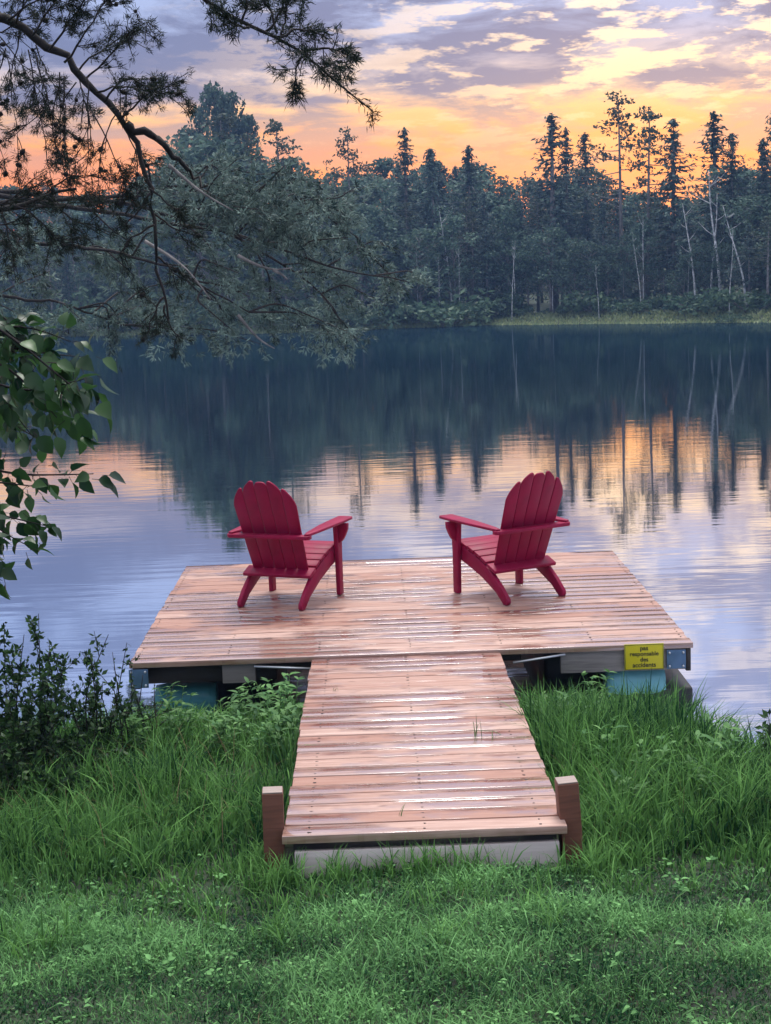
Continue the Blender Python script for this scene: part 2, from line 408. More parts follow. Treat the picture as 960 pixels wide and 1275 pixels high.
MB().box(((xl0+xl1)/2, .06, -.038-.066), (xl1-xl0, .045, .125), rnd=.8).build('beam_offcut', M['grey_wood'], dock, bevel=.003)
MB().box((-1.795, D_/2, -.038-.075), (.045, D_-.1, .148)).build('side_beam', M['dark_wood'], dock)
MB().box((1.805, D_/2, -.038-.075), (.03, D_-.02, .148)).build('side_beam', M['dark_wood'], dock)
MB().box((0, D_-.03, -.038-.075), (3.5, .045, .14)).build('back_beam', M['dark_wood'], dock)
mb = MB()
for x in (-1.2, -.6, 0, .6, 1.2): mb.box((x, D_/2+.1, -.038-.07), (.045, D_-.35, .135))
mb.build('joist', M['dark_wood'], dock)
MB().box((-1.32, .20, -.038-.075), (.86, .045, .15)).build('inner_beam', M['dark_wood'], dock)  # added dark, with the next one extended, to black out the bright gap
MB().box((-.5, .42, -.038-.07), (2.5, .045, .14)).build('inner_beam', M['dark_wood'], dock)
for sx in (-1, 1):
    xc = dk(842, 816, 9.77)[0] if sx > 0 else dk(173, 846, 9.77)[0]
    br = MB().box((xc, .015, -.038-.070), (.125, .008, .125)).build('corner_bracket', M['blue_steel'], dock, bevel=.002)
    for bx in (-.045, .045):
        for bz in (-.045, .045):
            MB().tube([(xc+bx, .011, -.108+bz), (xc+bx, .002, -.108+bz)], [.009, .008], 8).build('bolt', M['steel'], br)
def barrel(x0, x1, y, z, r, mt, nm):
    mb = MB(); n = 9; xs_ = np.linspace(x0, x1, n)
    rr = [r*.9]+[r*(1.0 if i % 3 else .96) for i in range(n-2)]+[r*.9]
    mb.tube(np.stack([xs_, np.full(n, y), np.full(n, z)], -1), rr, 18)
    return mb.build(nm, M[mt], dock, smooth=False)
xa, xb = dk(757, 845, 9.85)[0], dk(829, 845, 9.85)[0]
barrel(xa, xb, .20, -.30, .13, 'turq_pale', 'float_barrel')
MB().box(((xa+xb)/2+.10, .36, -.40), (xb-xa+.16, .55, .16)).build('float_block', M['black_plastic'], dock, bevel=.02)
xa, xb = dk(186, 862, 9.85)[0], dk(263, 862, 9.85)[0]
barrel(xa, xb, .42, -.36, .105, 'turq', 'float_barrel')
for x in (-1.3, 1.3): MB().box((x, 1.95, -.34), (.7, 2.3, .33)).build('float_block', M['black_plastic'], dock, bevel=.03)
# light straps that tie the gangway to the dock
for a_, b_ in (((-.64, -.01, -.075), (-1.02, .01, -.05)), ((.66, -.01, -.085), (1.0, .01, -.045))):
    A, B = Vector(a_), Vector(b_); d = (B-A); q = d.to_track_quat('X', 'Z').to_matrix()
    MB().box((A+B)/2, (d.length, .03, .010), np.array(q)).build('strap', M['alu'], dock)

# yellow notice on the front beam
sx0, sx1 = at(777, 818, 9.77)[0], at(826, 818, 9.77)[0]; szt = at(800, 802, 9.77)[2]; szb = at(800, 833, 9.77)[2]
sign = empty('warning_sign', ((sx0+sx1)/2, 9.755, szb), 'small yellow notice with black French lettering on the front beam of the dock', 'sign')
sh, sw = .172, sx1-sx0
MB().box((0, 0, sh/2), (sw, .006, sh)).build('sign_panel', M['yellow'], sign, bevel=.002)
mbf = MB(); t = .004
for c_, s_ in (((0, -.0045, t/2+.001), (sw-.004, .003, t)), ((0, -.0045, sh-t/2-.001), (sw-.004, .003, t)), ((-sw/2+t/2+.002, -.0045, sh/2), (t, .003, sh-.012)), ((sw/2-t/2-.002, -.0045, sh/2), (t, .003, sh-.012))): mbf.box(c_, s_)
mbf.build('sign_border', paint_mat('sign_edge', (.16, .17, .02), .5), sign)
for txt, z, size in (('pas', .130, .042), ('responsable', .093, .040), ('des', .055, .040), ('accidents', .018, .042)):
    fc = bpy.data.curves.new('lettering', 'FONT'); fc.body = txt; fc.size = size; fc.align_x = 'CENTER'; fc.extrude = .0008; fc.offset = .0005
    to = bpy.data.objects.new('lettering_curve', fc); COL.objects.link(to)
    dg = bpy.context.evaluated_depsgraph_get(); me = bpy.data.meshes.new_from_object(to.evaluated_get(dg))
    bpy.data.objects.remove(to); me.materials.clear(); me.materials.append(M['black'])
    lo = bpy.data.objects.new('lettering', me); COL.objects.link(lo); lo.parent = sign
    lo.rotation_euler = (R(90), 0, 0); lo.location = (0, -.0045, z); lo.scale = (.98, 1, 1)

# ------------------------------------------------------------------ gangway
GY0, GY1 = 6.338, 9.728; gz0, gz1 = .444, .408
gl_ = GY1-GY0; gt = math.atan2(gz1-gz0, gl_)
gang = empty('gangway', (.1585, GY0, gz0), 'narrow plank walkway leading from the grass to the floating dock', 'walkway'); gang.rotation_euler = (gt, 0, .0017)
mb = MB(); nb = 24; pitch = gl_/nb
for i in range(nb):
    y0 = i*pitch; e0, e1 = rng.uniform(-.005, .005, 2)
    mb.box(((e0+e1)/2, y0+pitch/2, -.019+rng.uniform(-.002, .002)), (1.22+e0-e1, pitch-.010, .038), np.array(Euler((rng.uniform(-.006, .006), 0, rng.uniform(-.001, .001))).to_matrix()))
mb.build('deck', M['deck'], gang, bevel=.004)
screws(gang, 1.22, gl_, 24, (-.5, 0, .5))
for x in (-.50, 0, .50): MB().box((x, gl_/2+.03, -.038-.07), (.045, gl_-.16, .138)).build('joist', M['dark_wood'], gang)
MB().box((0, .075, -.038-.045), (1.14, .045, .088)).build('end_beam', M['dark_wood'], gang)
sill = empty('sill_board', (.165, 6.35, .245), 'pale grey board lying in the grass under the end of the walkway', 'board'); sill.rotation_euler = (R(-8), 0, .012)
MB().box((0, 0, .055), (1.14, .05, .14)).build('board', M['pale_wood'], sill, bevel=.004)

for nm, px, py, lab, lean in (('left', 337.5, 981, 'square brown post at the left corner of the walkway end', (.0, .01)), ('right', 714, 967, 'square brown post at the right corner of the walkway end', (.05, -.055))):
    tp = at(px, py+2, 6.48)
    po = empty('mooring_post', (tp[0]-0*lean[1], 6.48, .0), lab, 'post', 'posts at the end of the walkway'); po.rotation_euler = (lean[0]*.3, lean[1], R(3))
    hgt = tp[2]
    MB().box((0, 0, hgt/2-.15), (.092, .092, hgt+.3-.012), rnd=.5).build('shaft', M['post'], po, bevel=.004)
    MB().box((0, 0, hgt-.003), (.086, .086, .006), rnd=.6).build('end_grain', M['end_wood'], po, bevel=.001)

# ------------------------------------------------------------------ adirondack chairs
def slat_outline(w, h0, hl, hr, drop):
    """back slat seen from behind: flat foot, rounded shoulders; hl / hr heights of the two top corners"""
    pts = [(-w/2, h0), (w/2, h0)]
    for k in range(11):
        t_ = k/10; pts.append((w/2-w*t_, hr*(1-t_)+hl*t_-drop*abs(2*t_-1)**3.5))
    return pts
def make_chair(label):
    t = empty('adirondack_chair', (0, 0, 0), label, 'chair', 'red adirondack chairs on the dock')
    red = M['red']
    for sx in (-1, 1):                                        # raked side rails that reach the deck behind as rear legs
        out = [(.325, .385), (.325, .275), (.18, .235), (-.02, .165), (-.20, .075), (-.290, .0), (-.330, .0), (-.345, .020), (-.340, .048), (-.262, .125), (-.13, .228), (.02, .295), (.18, .35)]
        MB().prism(out, 0, sx*.255-.017, sx*.255+.017).build('rear_leg', red, t, bevel=.005)
        fl = [(.240, 0), (.305, 0), (.310, .30), (.325, .555), (.225, .555), (.238, .3)]
        MB().prism(fl, 0, sx*.292-.017, sx*.292+.017).build('front_leg', red, t, bevel=.005)
        bk = [(.0, .555), (.075, .555), (.072, .51), (.05, .46), (.03, .425), (.0, .40)]
        V = MB(); V.prism([(sx*(.309+a), z) for a, z in bk], 1, .255, .29)
        V.build('arm_bracket', red, t, bevel=.003)
        arm = [(sx*a, y) for a, y in ((.245, .38), (.26, .405), (.36, .405), (.375, .38), (.375, .22), (.36, .0), (.345, -.20), (.335, -.300), (.30, -.31), (.278, -.22), (.25, .05))]
        am = MB().prism(arm, 2, 0, .021).build('arm', red, t, bevel=.006)
        am.location = (0, 0, .557); am.rotation_euler = (R(1.5), 0, 0)
    for k, (y, z) in enumerate(((.30, .385), (.215, .372), (.13, .352), (.045, .325), (-.035, .293))):
        MB().box((0, y, z), (.54, .076, .022), np.array(Euler((R(14+2.5*k if k else 8), 0, 0)).to_matrix())).build('seat_slat', red, t, bevel=.004)
    # fan back: five slats, middle one highest
    bk = bpy.data.objects.new('backrest', None)
    rec = R(-21)
    ws = .098; hs = [.665, .750, .80, .750, .665]
    mb = MB()
    for k in range(5):
        o_ = (k-2)
        H_ = lambda x: .842-.40*abs(x)-.9*x*x
        hl, hr = [H_(o_*.098+d_*.05)+(-.020 if abs(o_*.098+d_*.05) > abs(o_*.098) else .010)-(.03 if abs(o_) == 2 and abs(o_+d_*.5) > 2 else 0) for d_ in (-1, 1)]
        pts = slat_outline(ws, 0, hl, hr, .034)
        ang = R(1.15*o_); cx = o_*(ws-.006)
        tw = lambda z: .875+.19*z/.8
        P2 = [(cx+x*tw(z)*math.cos(ang)+z*math.sin(ang), -x*math.sin(ang)+z*math.cos(ang)) for x, z in pts]
        mb.prism(P2, 1, -.008, .008)
    b = mb.build('backrest', red, t, bevel=.004); b.location = (0, -.105, .215); b.rotation_euler = (-rec, 0, 0)
    # wide cross board under the back and the rail that carries the arms
    MB().box((0, -.155, .248), (.565, .115, .026), np.array(Euler((R(22), 0, 0)).to_matrix())).build('lower_rail', red, t, bevel=.005)
    rail = [(-.345, -.02), (-.32, -.045), (.32, -.045), (.345, -.02), (.34, .02), (.30, .035), (-.30, .035), (-.34, .02)]
    rl = MB().prism(rail, 2, -.014, .014).build('arm_rail', red, t, bevel=.005); rl.location = (0, -.282, .541)
    return t
chair = make_chair('burgundy adirondack chair on the left half of the dock, angled to the right')
# back recline puts the rail just behind the slats
def place(o, x, y, rz):
    z = .417+TILT*(y-9.75)
    o.location = (x, y, z+.002); o.rotation_euler = (TILT, 0, rz)
place(chair, -.68, 11.50, R(-24))
c2 = copy_tree(chair, 'burgundy adirondack chair on the right half of the dock, angled to the left'); place(c2, .985, 11.44, R(31))

# ------------------------------------------------------------------ foliage helpers
def unit(v): return v/(np.linalg.norm(v, axis=-1, keepdims=True)+1e-9)
def rand_dirs(rg, n): return unit(rg.normal(size=(n, 3)))
def leaf_quads(mb, C, A, B, rg, rnd=None):
    """diamond leaves: centre C, half length vectors A, half width vectors B"""
    n = len(C); V = np.stack([C-A, C+B-A*.1, C+A, C-B-A*.1], 1).reshape(-1, 3)
    F = np.arange(4*n).reshape(n, 4)
    r = rg.random(n) if rnd is None else rnd
    mb.raw(V, F, np.repeat(r, 4))
def clump(mb, c, rad, n, size, rg, flat=.0, up=.3, shade=None):
    """n small leaves spread through an uneven ellipsoid"""
    d = rand_dirs(rg, n)*(rg.random((n, 1))**.45)*np.asarray(rad)
    C = np.asarray(c)+d
    Nn = unit(rand_dirs(rg, n)+np.array([0, 0, up])); A = unit(np.cross(Nn, rand_dirs(rg, n))); B = np.cross(Nn, A)
    s = size*rg.uniform(.6, 1.35, (n, 1))
    r = np.clip(rg.normal(.5 if shade is None else shade, .22, n), 0, 1)
    leaf_quads(mb, C, A*s, B*s*.55, rg, r)
def curve(P, n):
    """smooth curve through control points"""
    P = np.asarray(P, float); t = np.concatenate([[0], np.cumsum(np.linalg.norm(np.diff(P, axis=0), axis=1))]); t /= t[-1]
    u = np.linspace(0, 1, n); Q = np.stack([np.interp(u, t, P[:, k]) for k in range(3)], -1)
    for _ in range(2):
        Q[1:-1] = .25*Q[:-2]+.5*Q[1:-1]+.25*Q[2:]
    return Q

# ---- far tree kinds, built once each at full size, then copied
def far_spruce(seed, h, r, base=.1, dens=1.0):
    rg = np.random.default_rng(seed); tr, cr = MB(), MB()
    tr.tube([(0, 0, -.3), (.05, 0, h*.5), (0, .03, h*.98)], [h*.013, h*.009, .02], 6)
    z = h*base
    while z < h*.985:
        f = (z-h*base)/(h*(1-base)); L_ = r*(1-f)**.85*(.72+.28*min(1, f*6))+.10
        k = int(rg.integers(4, 7))
        for j in range(k):
            if rg.random() > dens: continue
            a = rg.uniform(0, 2*math.pi); ll = L_*rg.uniform(.6, 1.25); dr = rg.uniform(.05, .45)*(1-f*.9)
            m = max(3, int(ll/.22)); t_ = np.linspace(.12, 1, m)
            ax = np.array([math.cos(a), math.sin(a), 0])
            P = np.array([0, 0, z])+ax*ll*t_[:, None]+np.array([0, 0, 1])*(-dr*ll*t_**1.0+.18*ll*t_**3)[:, None]
            tr.tube([P[0]*.3+np.array([0, 0, z])*.7, P[-1]], [.02, .006], 3, cap=False)
            for _ in range(3):
                nq = len(P); C = P+rg.normal(0, .07, (nq, 3))*[1, 1, .7]
                sd = unit(ax+rg.normal(0, .7, (nq, 3))); sd[:, 2] -= .35
                s = rg.uniform(.12, .26, (nq, 1))*(1.15-.5*t_[:, None])
                Nn = unit(np.array([0, 0, 1])+rg.normal(0, .5, (nq, 3))); B = unit(np.cross(Nn, sd))
                leaf_quads(cr, C, sd*s, B*s*.38, rg)
        z += rg.uniform(.22, .42)*(.6+.5*(1-f))
    clump(cr, (0, 0, h*.98), (.10, .10, .3), 14, .12, rg)
    return tr, cr
def far_pine(seed, h, r, base=.45, nb=26, leafs=46):
    rg = np.random.default_rng(seed); tr, cr = MB(), MB()
    bend = rg.normal(0, .25, 2)
    tp = curve([(0, 0, -.3), (bend[0]*.4, bend[1]*.4, h*.4), (bend[0], bend[1], h*.97)], 8); tr.tube(tp, np.linspace(h*.014, .03, 8), 6)
    for i in range(nb):
        f = (i+rg.random())/nb; z = h*(base+(1-base)*f*.98)
        a = rg.uniform(0, 2*math.pi); ll = r*(.45+.75*math.sin(math.pi*min(1, .2+f*.8)))*rg.uniform(.5, 1.15)*(1-.55*f)
        o0 = np.array([np.interp(z, tp[:, 2], tp[:, 0]), np.interp(z, tp[:, 2], tp[:, 1]), z])
        e = o0+np.array([math.cos(a)*ll, math.sin(a)*ll, ll*rg.uniform(-.1, .4)])
        tr.tube(curve([o0, (o0+e)/2-[0, 0, .08*ll], e], 4), [.035, .028, .02, .01], 4, cap=False)
        for q in np.linspace(.45, 1, 3):
            if rg.random() < .15: continue
            clump(cr, o0+(e-o0)*q+rg.normal(0, .12, 3), (.42*r/1.6, .42*r/1.6, .2), int(leafs/3), .13, rg, up=.8)
    clump(cr, tp[-1], (.28, .28, .4), leafs//2, .13, rg)
    for i in range(5):                                         # dead stubs below the crown
        z = h*rg.uniform(.12, base); a = rg.uniform(0, 6.28); ll = rg.uniform(.4, 1.1)
        tr.tube([(0, 0, z), (math.cos(a)*ll, math.sin(a)*ll, z-.1*ll)], [.025, .008], 3, cap=False)
    return tr, cr
def far_broad(seed, h, r, base=.25, ncl=46, size=.16, leafs=42):
    rg = np.random.default_rng(seed); tr, cr = MB(), MB()
    tr.tube(curve([(0, 0, -.3), (rg.normal(0, .2), 0, h*.3), (rg.normal(0, .3), rg.normal(0, .3), h*.8)], 7), np.linspace(h*.016, .03, 7), 6)
    for i in range(ncl):
        f = rg.random()**.8; z = h*(base+(1-base)*f); a = rg.uniform(0, 6.28); rr = r*math.sqrt(max(.03, math.sin(math.pi*(.12+.85*f))))*rg.uniform(.25, 1.05)*(1-.25*f)
        c = np.array([math.cos(a)*rr, math.sin(a)*rr, z]); rad = r*rg.uniform(.18, .36)
        tr.tube([(0, 0, max(.2*h, z-rr*.9)), c], [.045, .012], 4, cap=False)
        clump(cr, c, (rad, rad, rad*.75), leafs, size, rg, shade=rg.uniform(.25, .75))
    return tr, cr
def far_bush(seed, h, r, size=.15, ncl=16, leafs=40):
    rg = np.random.default_rng(seed); tr, cr = MB(), MB()
    for i in range(ncl):
        a = rg.uniform(0, 6.28); rr = r*math.sqrt(rg.random()); z = h*rg.uniform(.15, .85)*(1-.45*rr/r); rad = r*rg.uniform(.22, .38)
        c = np.array([math.cos(a)*rr, math.sin(a)*rr, z]); tr.tube([(c[0]*.2, c[1]*.2, -.1), c], [.03, .01], 4, cap=False)
        clump(cr, c, (rad, rad, rad*.8), leafs, size, rg, shade=rg.uniform(.2, .8))
    return tr, cr
def far_birch(seed, h, lean, nb=7, leafy=0.0):
    rg = np.random.default_rng(seed); tr, cr = MB(), MB()
    k = curve([(0, 0, -.3), (lean*.15, 0, h*.35), (lean*.75+.12, .1, h*.72), (lean, .1, h)], 10); tr.tube(k, np.linspace(.085, .018, 10), 6)
    for i in range(nb):
        q = k[int(rg.integers(4, 9))]; a = rg.uniform(0, 6.28); ll = rg.uniform(.4, 1.1)
        e = q+np.array([math.cos(a)*ll, math.sin(a)*ll*.6, ll*rg.uniform(.4, 1.0)]); tr.tube([q, (q+e)/2+[0, 0, -.06], e], [.02, .014, .006], 4, cap=False)
        clump(cr, e, (.35, .35, .3), 12, .10, rg)
    clump(cr, k[-1], (.5, .5, .5), 30, .11, rg)
    return tr, cr
def make_tree(name, gen, leafm, barkm, cat):
    tr, cr = gen
    o = bpy.data.objects.new(name, None); COL.objects.link(o); o['category'] = cat; o.empty_display_size = .5
    tr.build('trunk', M[barkm], o); cr.build('crown', M[leafm], o)
    return o
KINDS = {}
def kind(key, *a): KINDS[key] = [make_tree(*a), False]
random.seed(11)
for i in range(4): kind(('spruce', i), 'spruce_tree', far_spruce(20+i, 12, 2.3+.25*i, (.06, .24, .12, .32)[i], .8), 'spruce', 'bark_grey', 'tree')
for i in range(2): kind(('thin', i), 'spruce_tree', far_spruce(30+i, 15, 2.1+.3*i, .16, .62), 'spruce', 'bark_grey', 'tree')
for i in range(3): kind(('pine', i), 'pine_tree', far_pine(40+i, 13, 2.0+.3*i, .42, 30), 'pine', 'bark_grey', 'tree')
for i in range(4): kind(('broad', i), 'leafy_tree', far_broad(50+i, 10, 2.4+.3*i, .18, 60), 'broad', 'bark_grey', 'tree')
for i in range(3): kind(('bush', i), 'shore_bush', far_bush(60+i, 2.2, 1.7+.3*i), 'bush', 'bark_grey', 'bush')
for i, ln in enumerate((-.8, .6, -1.5)): kind(('birch', i), 'birch_tree', far_birch(70+i, 6.5, ln), 'broad', 'bark_pale', 'tree')
def put(key, x, y, h, rz, label, group, wide=1.0):
    src, used = KINDS[key]
    base_h = dict(spruce=12, thin=15, pine=13, broad=10, bush=2.2, birch=6.5)[key[0]]
    o = src if not used else copy_tree(src)
    KINDS[key][1] = True
    s = h/base_h; o.location = (x, y, float(ground_z(x, y))); o.scale = (s*wide, s*wide, s); o.rotation_euler = (0, 0, rz)
    o['label'] = label; o['group'] = group; return o
def put_px(key, px, pytop, dy, label, group, wide=1.0, rz=None):
    """a tree dy metres behind the far shoreline whose top is seen at px, pytop"""
    Y = 115.
    if px > 600 and dy > 1.2: dy += 4*min(1, (px-600)/60)
    for _ in range(5): Y = float(y_far(at(px, 395, Y)[0]))+dy
    q = at(px, pytop, Y); z0 = float(ground_z(q[0], Y))
    return put(key, q[0], Y, q[2]-z0, random.uniform(0, 6.28) if rz is None else rz, label, group, wide)
G = 'trees of the wood on the far shore'
sky_trees = [
 (('pine', 0), 350, 150, 9, 'orange rimmed pine top on the skyline left of the dip, above the dark leaning foliage', .9),
 (('pine', 1), 432, 163, 10, 'round topped pine on the skyline between the leaning foliage and the narrow spruce', .75),
 (('thin', 0), 503, 158, 9, 'narrow spruce standing alone on the skyline above the middle of the lake', 1.0),
 (('spruce', 0), 536, 184, 8, 'short spruce tip just right of the lone narrow skyline spruce', .9),
 (('spruce', 1), 583, 181, 10, 'twin looking spruce tip above the middle of the treeline', .8),
 (('thin', 1), 686, 139, 8, 'tall pointed spruce left of the big pines on the far shore', 1.25),
 (('thin', 0), 704, 158, 11, 'thin spruce half hidden behind the tall pointed spruce', .9),
 (('thin', 1), 728, 163, 9, 'thin spruce between the pointed spruce and the tallest pine', 1.0),
 (('pine', 2), 772, 117, 8, 'tallest pine of the far shore with ragged branches against the orange glow', .85),
 (('pine', 0), 803, 136, 7, 'slimmer pine close beside the tallest pine, with a leaning crown', .85),
 (('spruce', 2), 838, 148, 8, 'open branched spruce between the big pines and the black spire spruce', 1.0),
 (('thin', 0), 889, 138, 7, 'dense dark spire shaped spruce behind the forked white birch', 1.35),
 (('spruce', 3), 912, 164, 10, 'smaller spruce right beside the dark spire spruce', .7),
 (('spruce', 1), 950, 172, 9, 'spruce near the right edge of the far wood', .85),
 (('thin', 1), 966, 132, 8, 'tall spruce cut by the right edge of the picture', 1.0)]
for key, px, py, dy, lab, wd in sky_trees: put_px(key, px, py, dy, lab, G, wd*(1.35 if key[0] in ('thin', 'spruce') else 1.15))
birches = [(0, 866, 252, 2.2, 'bare white birch stem leaning left at the water below the black spire spruce', 1.0, .2), (1, 897, 212, 2.6, 'tallest white birch stem, in front of the black spire spruce', 1.0, 3.3),
           (1, 884, 240, 2.8, 'second stem of the white birch pair by the black spire spruce', .9, .4), (2, 930, 255, 2.0, 'white birch stem leaning far to the left near the right edge', 1.0, .1),
           (0, 800, 268, 3.0, 'straight white birch stem below the tallest pines', .6, 1.6), (0, 560, 262, 3.0, 'thin pale birch stem in the middle of the dark wood', .8, .3), (1, 545, 318, 1.6, 'short pale stem low at the middle of the far shore', .8, 1.2), (2, 640, 300, 2.0, 'thin pale dead stem below the low part of the treeline', .6, 1.4)]
for k, px, py, dy, lab, wd, rz in birches: put_px(('birch', k), px, py, dy, lab, 'pale birch stems at the far shore', wd, rz)
for i in range(8):
    put_px(('birch', i % 3), 520+i*56+random.uniform(-9, 9), random.uniform(285, 345), random.uniform(.6, 2.2), 'thin pale stem in front of the dark wood at the far shore', 'pale birch stems at the far shore', .5)
# the body of the wood: rows of mixed trees
rr_ = random.Random(5)
prof = [(-200, 230), (0, 232), (60, 228), (150, 235), (190, 205), (225, 165), (245, 125), (268, 106), (284, 112), (312, 142), (332, 195), (365, 205), (400, 215), (440, 208), (470, 200), (520, 200), (560, 203), (600, 207), (640, 225), (665, 222), (700, 205), (740, 215), (775, 245), (830, 250), (850, 250), (880, 235), (920, 205), (960, 195), (1160, 200)]
for row, dy in enumerate((2.6, 6.0, 22.0, 45.0, 60.0)):
    px = -150.0+row*9
    while px < 1110:
        top = np.interp(px, [p_[0] for p_ in prof], [p_[1] for p_ in prof])+(70, 34, 14, 2, 0)[row]+rr_.uniform(-6, 20)
        if 190 < px < 335 and row in (2, 3): top = max(top, 205+rr_.uniform(-5, 22))
        kk = rr_.choice([('spruce', rr_.randrange(4)), ('broad', rr_.randrange(4)), ('spruce', rr_.randrange(4)), ('broad', rr_.randrange(4)), ('pine', rr_.randrange(3))])
        if 215 < px < 325 and row == 4: kk = rr_.choice([('broad', rr_.randrange(4)), ('broad', 0), ('thin', 0)])
        lab = {'spruce': 'dark bluish spruce packed in the wood along the far shore', 'broad': 'leafy tree packed in the wood along the far shore', 'thin': 'dark narrow spruce', 'pine': 'shaded pine packed in the wood along the far shore'}[kk[0]]
        if 215 < px < 325 and row == 4: lab = 'tall leafy tree rising above the left treeline' if kk[0] == 'broad' else 'tall dark spruce among the leafy trees rising above the left treeline'
        put_px(kk, px, top, dy+rr_.uniform(-1, 1.5), lab, G, rr_.uniform(.5, .7) if lab.startswith('tall leafy') else rr_.uniform(1.0, 1.45))
        px += rr_.uniform(15, 25)*(1.25 if row < 2 else 1)
for i in range(56):
    px = -140+i*22+rr_.uniform(-12, 12)
    put_px(('bush', rr_.randrange(3)), px, rr_.uniform(335, 380)+(8 if px > 620 else 0)-(px-480)*.02, rr_.uniform(1.4, 2.6), 'rounded bush at the water edge of the far shore', 'bushes along the far shore', rr_.uniform(.9, 1.5))
put_px(('bush', 0), 548, 352, .4, 'largest leafy bush at the far water edge, where the grass strip begins', 'bushes along the far shore', 1.5)
put_px(('bush', 1), 915, 382, -.2, 'dark low bush on the grass strip near the right edge', 'bushes along the far shore', 1.2)
# pale reeds and grass on the far bank
rg = np.random.default_rng(8); n = 22000
x = rg.uniform(-60, 50, n); y = y_far(x)+rg.uniform(-.3, 1, n)*np.where(x > 8, 5.5, 2); z = ground_z(x, y); hh = rg.uniform(.10, .3, n)
C = np.stack([x, y, np.maximum(z, 0)+hh*.45], -1); A = np.stack([rg.normal(0, .08, n), rg.normal(0, .08, n), hh*.6], -1); B = np.stack([np.full(n, .06), rg.normal(0, .02, n), np.zeros(n)], -1)
mb = MB(); leaf_quads(mb, C, A, B, rg); tag(mb.build('far_reeds', M['farreed']), 'pale strip of grass along the far waterline', 'grass', kind='stuff')

# ------------------------------------------------------------------ haze between here and the far wood
hb = MB().box((0, 60, 13), (260, 190, 29.5), rnd=.5)
m, N, L = mat('dusk_air')
pv = N('ShaderNodeVolumePrincipled'); pv.inputs['Density'].default_value = HAZE; pv.inputs['Color'].default_value = (.32, .54, 1, 1); pv.inputs['Anisotropy'].default_value = 0
o = N('ShaderNodeOutputMaterial'); L(pv.outputs[0], o.inputs['Volume'])
hz = hb.build('haze', m); tag(hz, 'thin bluish dusk haze over the lake', 'haze', kind='stuff')

# ------------------------------------------------------------------ pines on the left bank
def tufts(mb, C, D, rg, length, width, n=14, spread=.9):
    """bunches of needles: centres C, main directions D"""
    m_ = len(C); d = unit(D[:, None]+rg.normal(0, spread, (m_, n, 3))).reshape(-1, 3)
    c = np.repeat(C, n, 0)+rg.normal(0, length*.22, (m_*n, 3)); ln = length*rg.uniform(.6, 1.15, (m_*n, 1))
    B = unit(np.cross(d, rand_dirs(rg, m_*n)))*width
    r = np.clip(np.repeat(rg.normal(.5, .25, m_), n)+rg.normal(0, .12, m_*n), 0, 1)
    leaf_quads(mb, c+d*ln*.5, d*ln*.5, B, rg, r)
def spray(tw, nd, P, rad, rg, side=8, slen=.4, tl=.08, nw=.002, ntuft=14, down=.2, cones=None, endonly=False, step=.05):
    """a branch along P with side twigs; needle bunches sit on the twigs"""
    tw.tube(P, rad, 6)
    T = unit(np.gradient(P, axis=0)); n = len(P)
    for k in range(side):
        i = int(rg.integers(max(1, n//4), n)); o0 = P[i]; q = unit(T[i]*.8+rg.normal(0, .6, 3)+np.array([0, 0, -down]))
        ll = slen*rg.uniform(.5, 1.2)*(1-.4*i/n); e = o0+q*ll+np.array([0, 0, -down*ll*.5])
        c = curve([o0, (o0+e)/2+rg.normal(0, .06*ll, 3), e], 6); tw.tube(c, np.linspace(max(.0022, .16*np.mean(rad)), .0018, 6)*(1 if tl < .1 else 2), 4, cap=False)
        segs = 1 if endonly else max(2, int(ll/step)); u = np.linspace(.96 if endonly else .35, 1, segs)
        C = np.stack([np.interp(u, np.linspace(0, 1, 6), c[:, j]) for j in range(3)], -1)
        D = np.tile(unit(c[-1]-c[-2]), (segs, 1)); tufts(nd, C, D, rg, tl, nw, ntuft)
        if rg.random() < .7 and ll > slen*.6:                    # a second order twig
            q2 = unit(q+rg.normal(0, .7, 3)); mid = c[3]; e2 = mid+q2*ll*.5; tw.tube([mid, e2], [.002, .0016] if tl < .1 else [.004, .003], 3, cap=False)
            s2 = max(2, int(segs*.5)); u2 = np.linspace(.4, 1, s2)[:, None]; tufts(nd, mid+(e2-mid)*u2, np.tile(q2, (s2, 1)), rg, tl, nw, ntuft)
        if cones is not None and rg.random() < .35:
            cc = c[int(rg.integers(3, 6))]; cones.append((cc, .009+.005*rg.random()))
def px_curve(pts, Y, n, dY=0.0):
    return curve([at(x, y, Y+dY*i/(len(pts)-1)) for i, (x, y) in enumerate(pts)], n)
def add_cones(cones, parent, rg):
    P = np.array([0, 0, 1.])*np.linspace(-1.2, 1.3, 5)[:, None]
    src = MB().tube(P, [.5, .95, 1, .7, .2], 7).build('cone', M['bark_dark'], parent)
    for i, (c, r) in enumerate(cones[:95]):
        o = src if i == 0 else src.copy()
        if i: COL.objects.link(o); o.parent = parent
        o.location = c; o.scale = (r, r, r); o.rotation_euler = tuple(rg.uniform(0, 6, 3))

rg = np.random.default_rng(77)
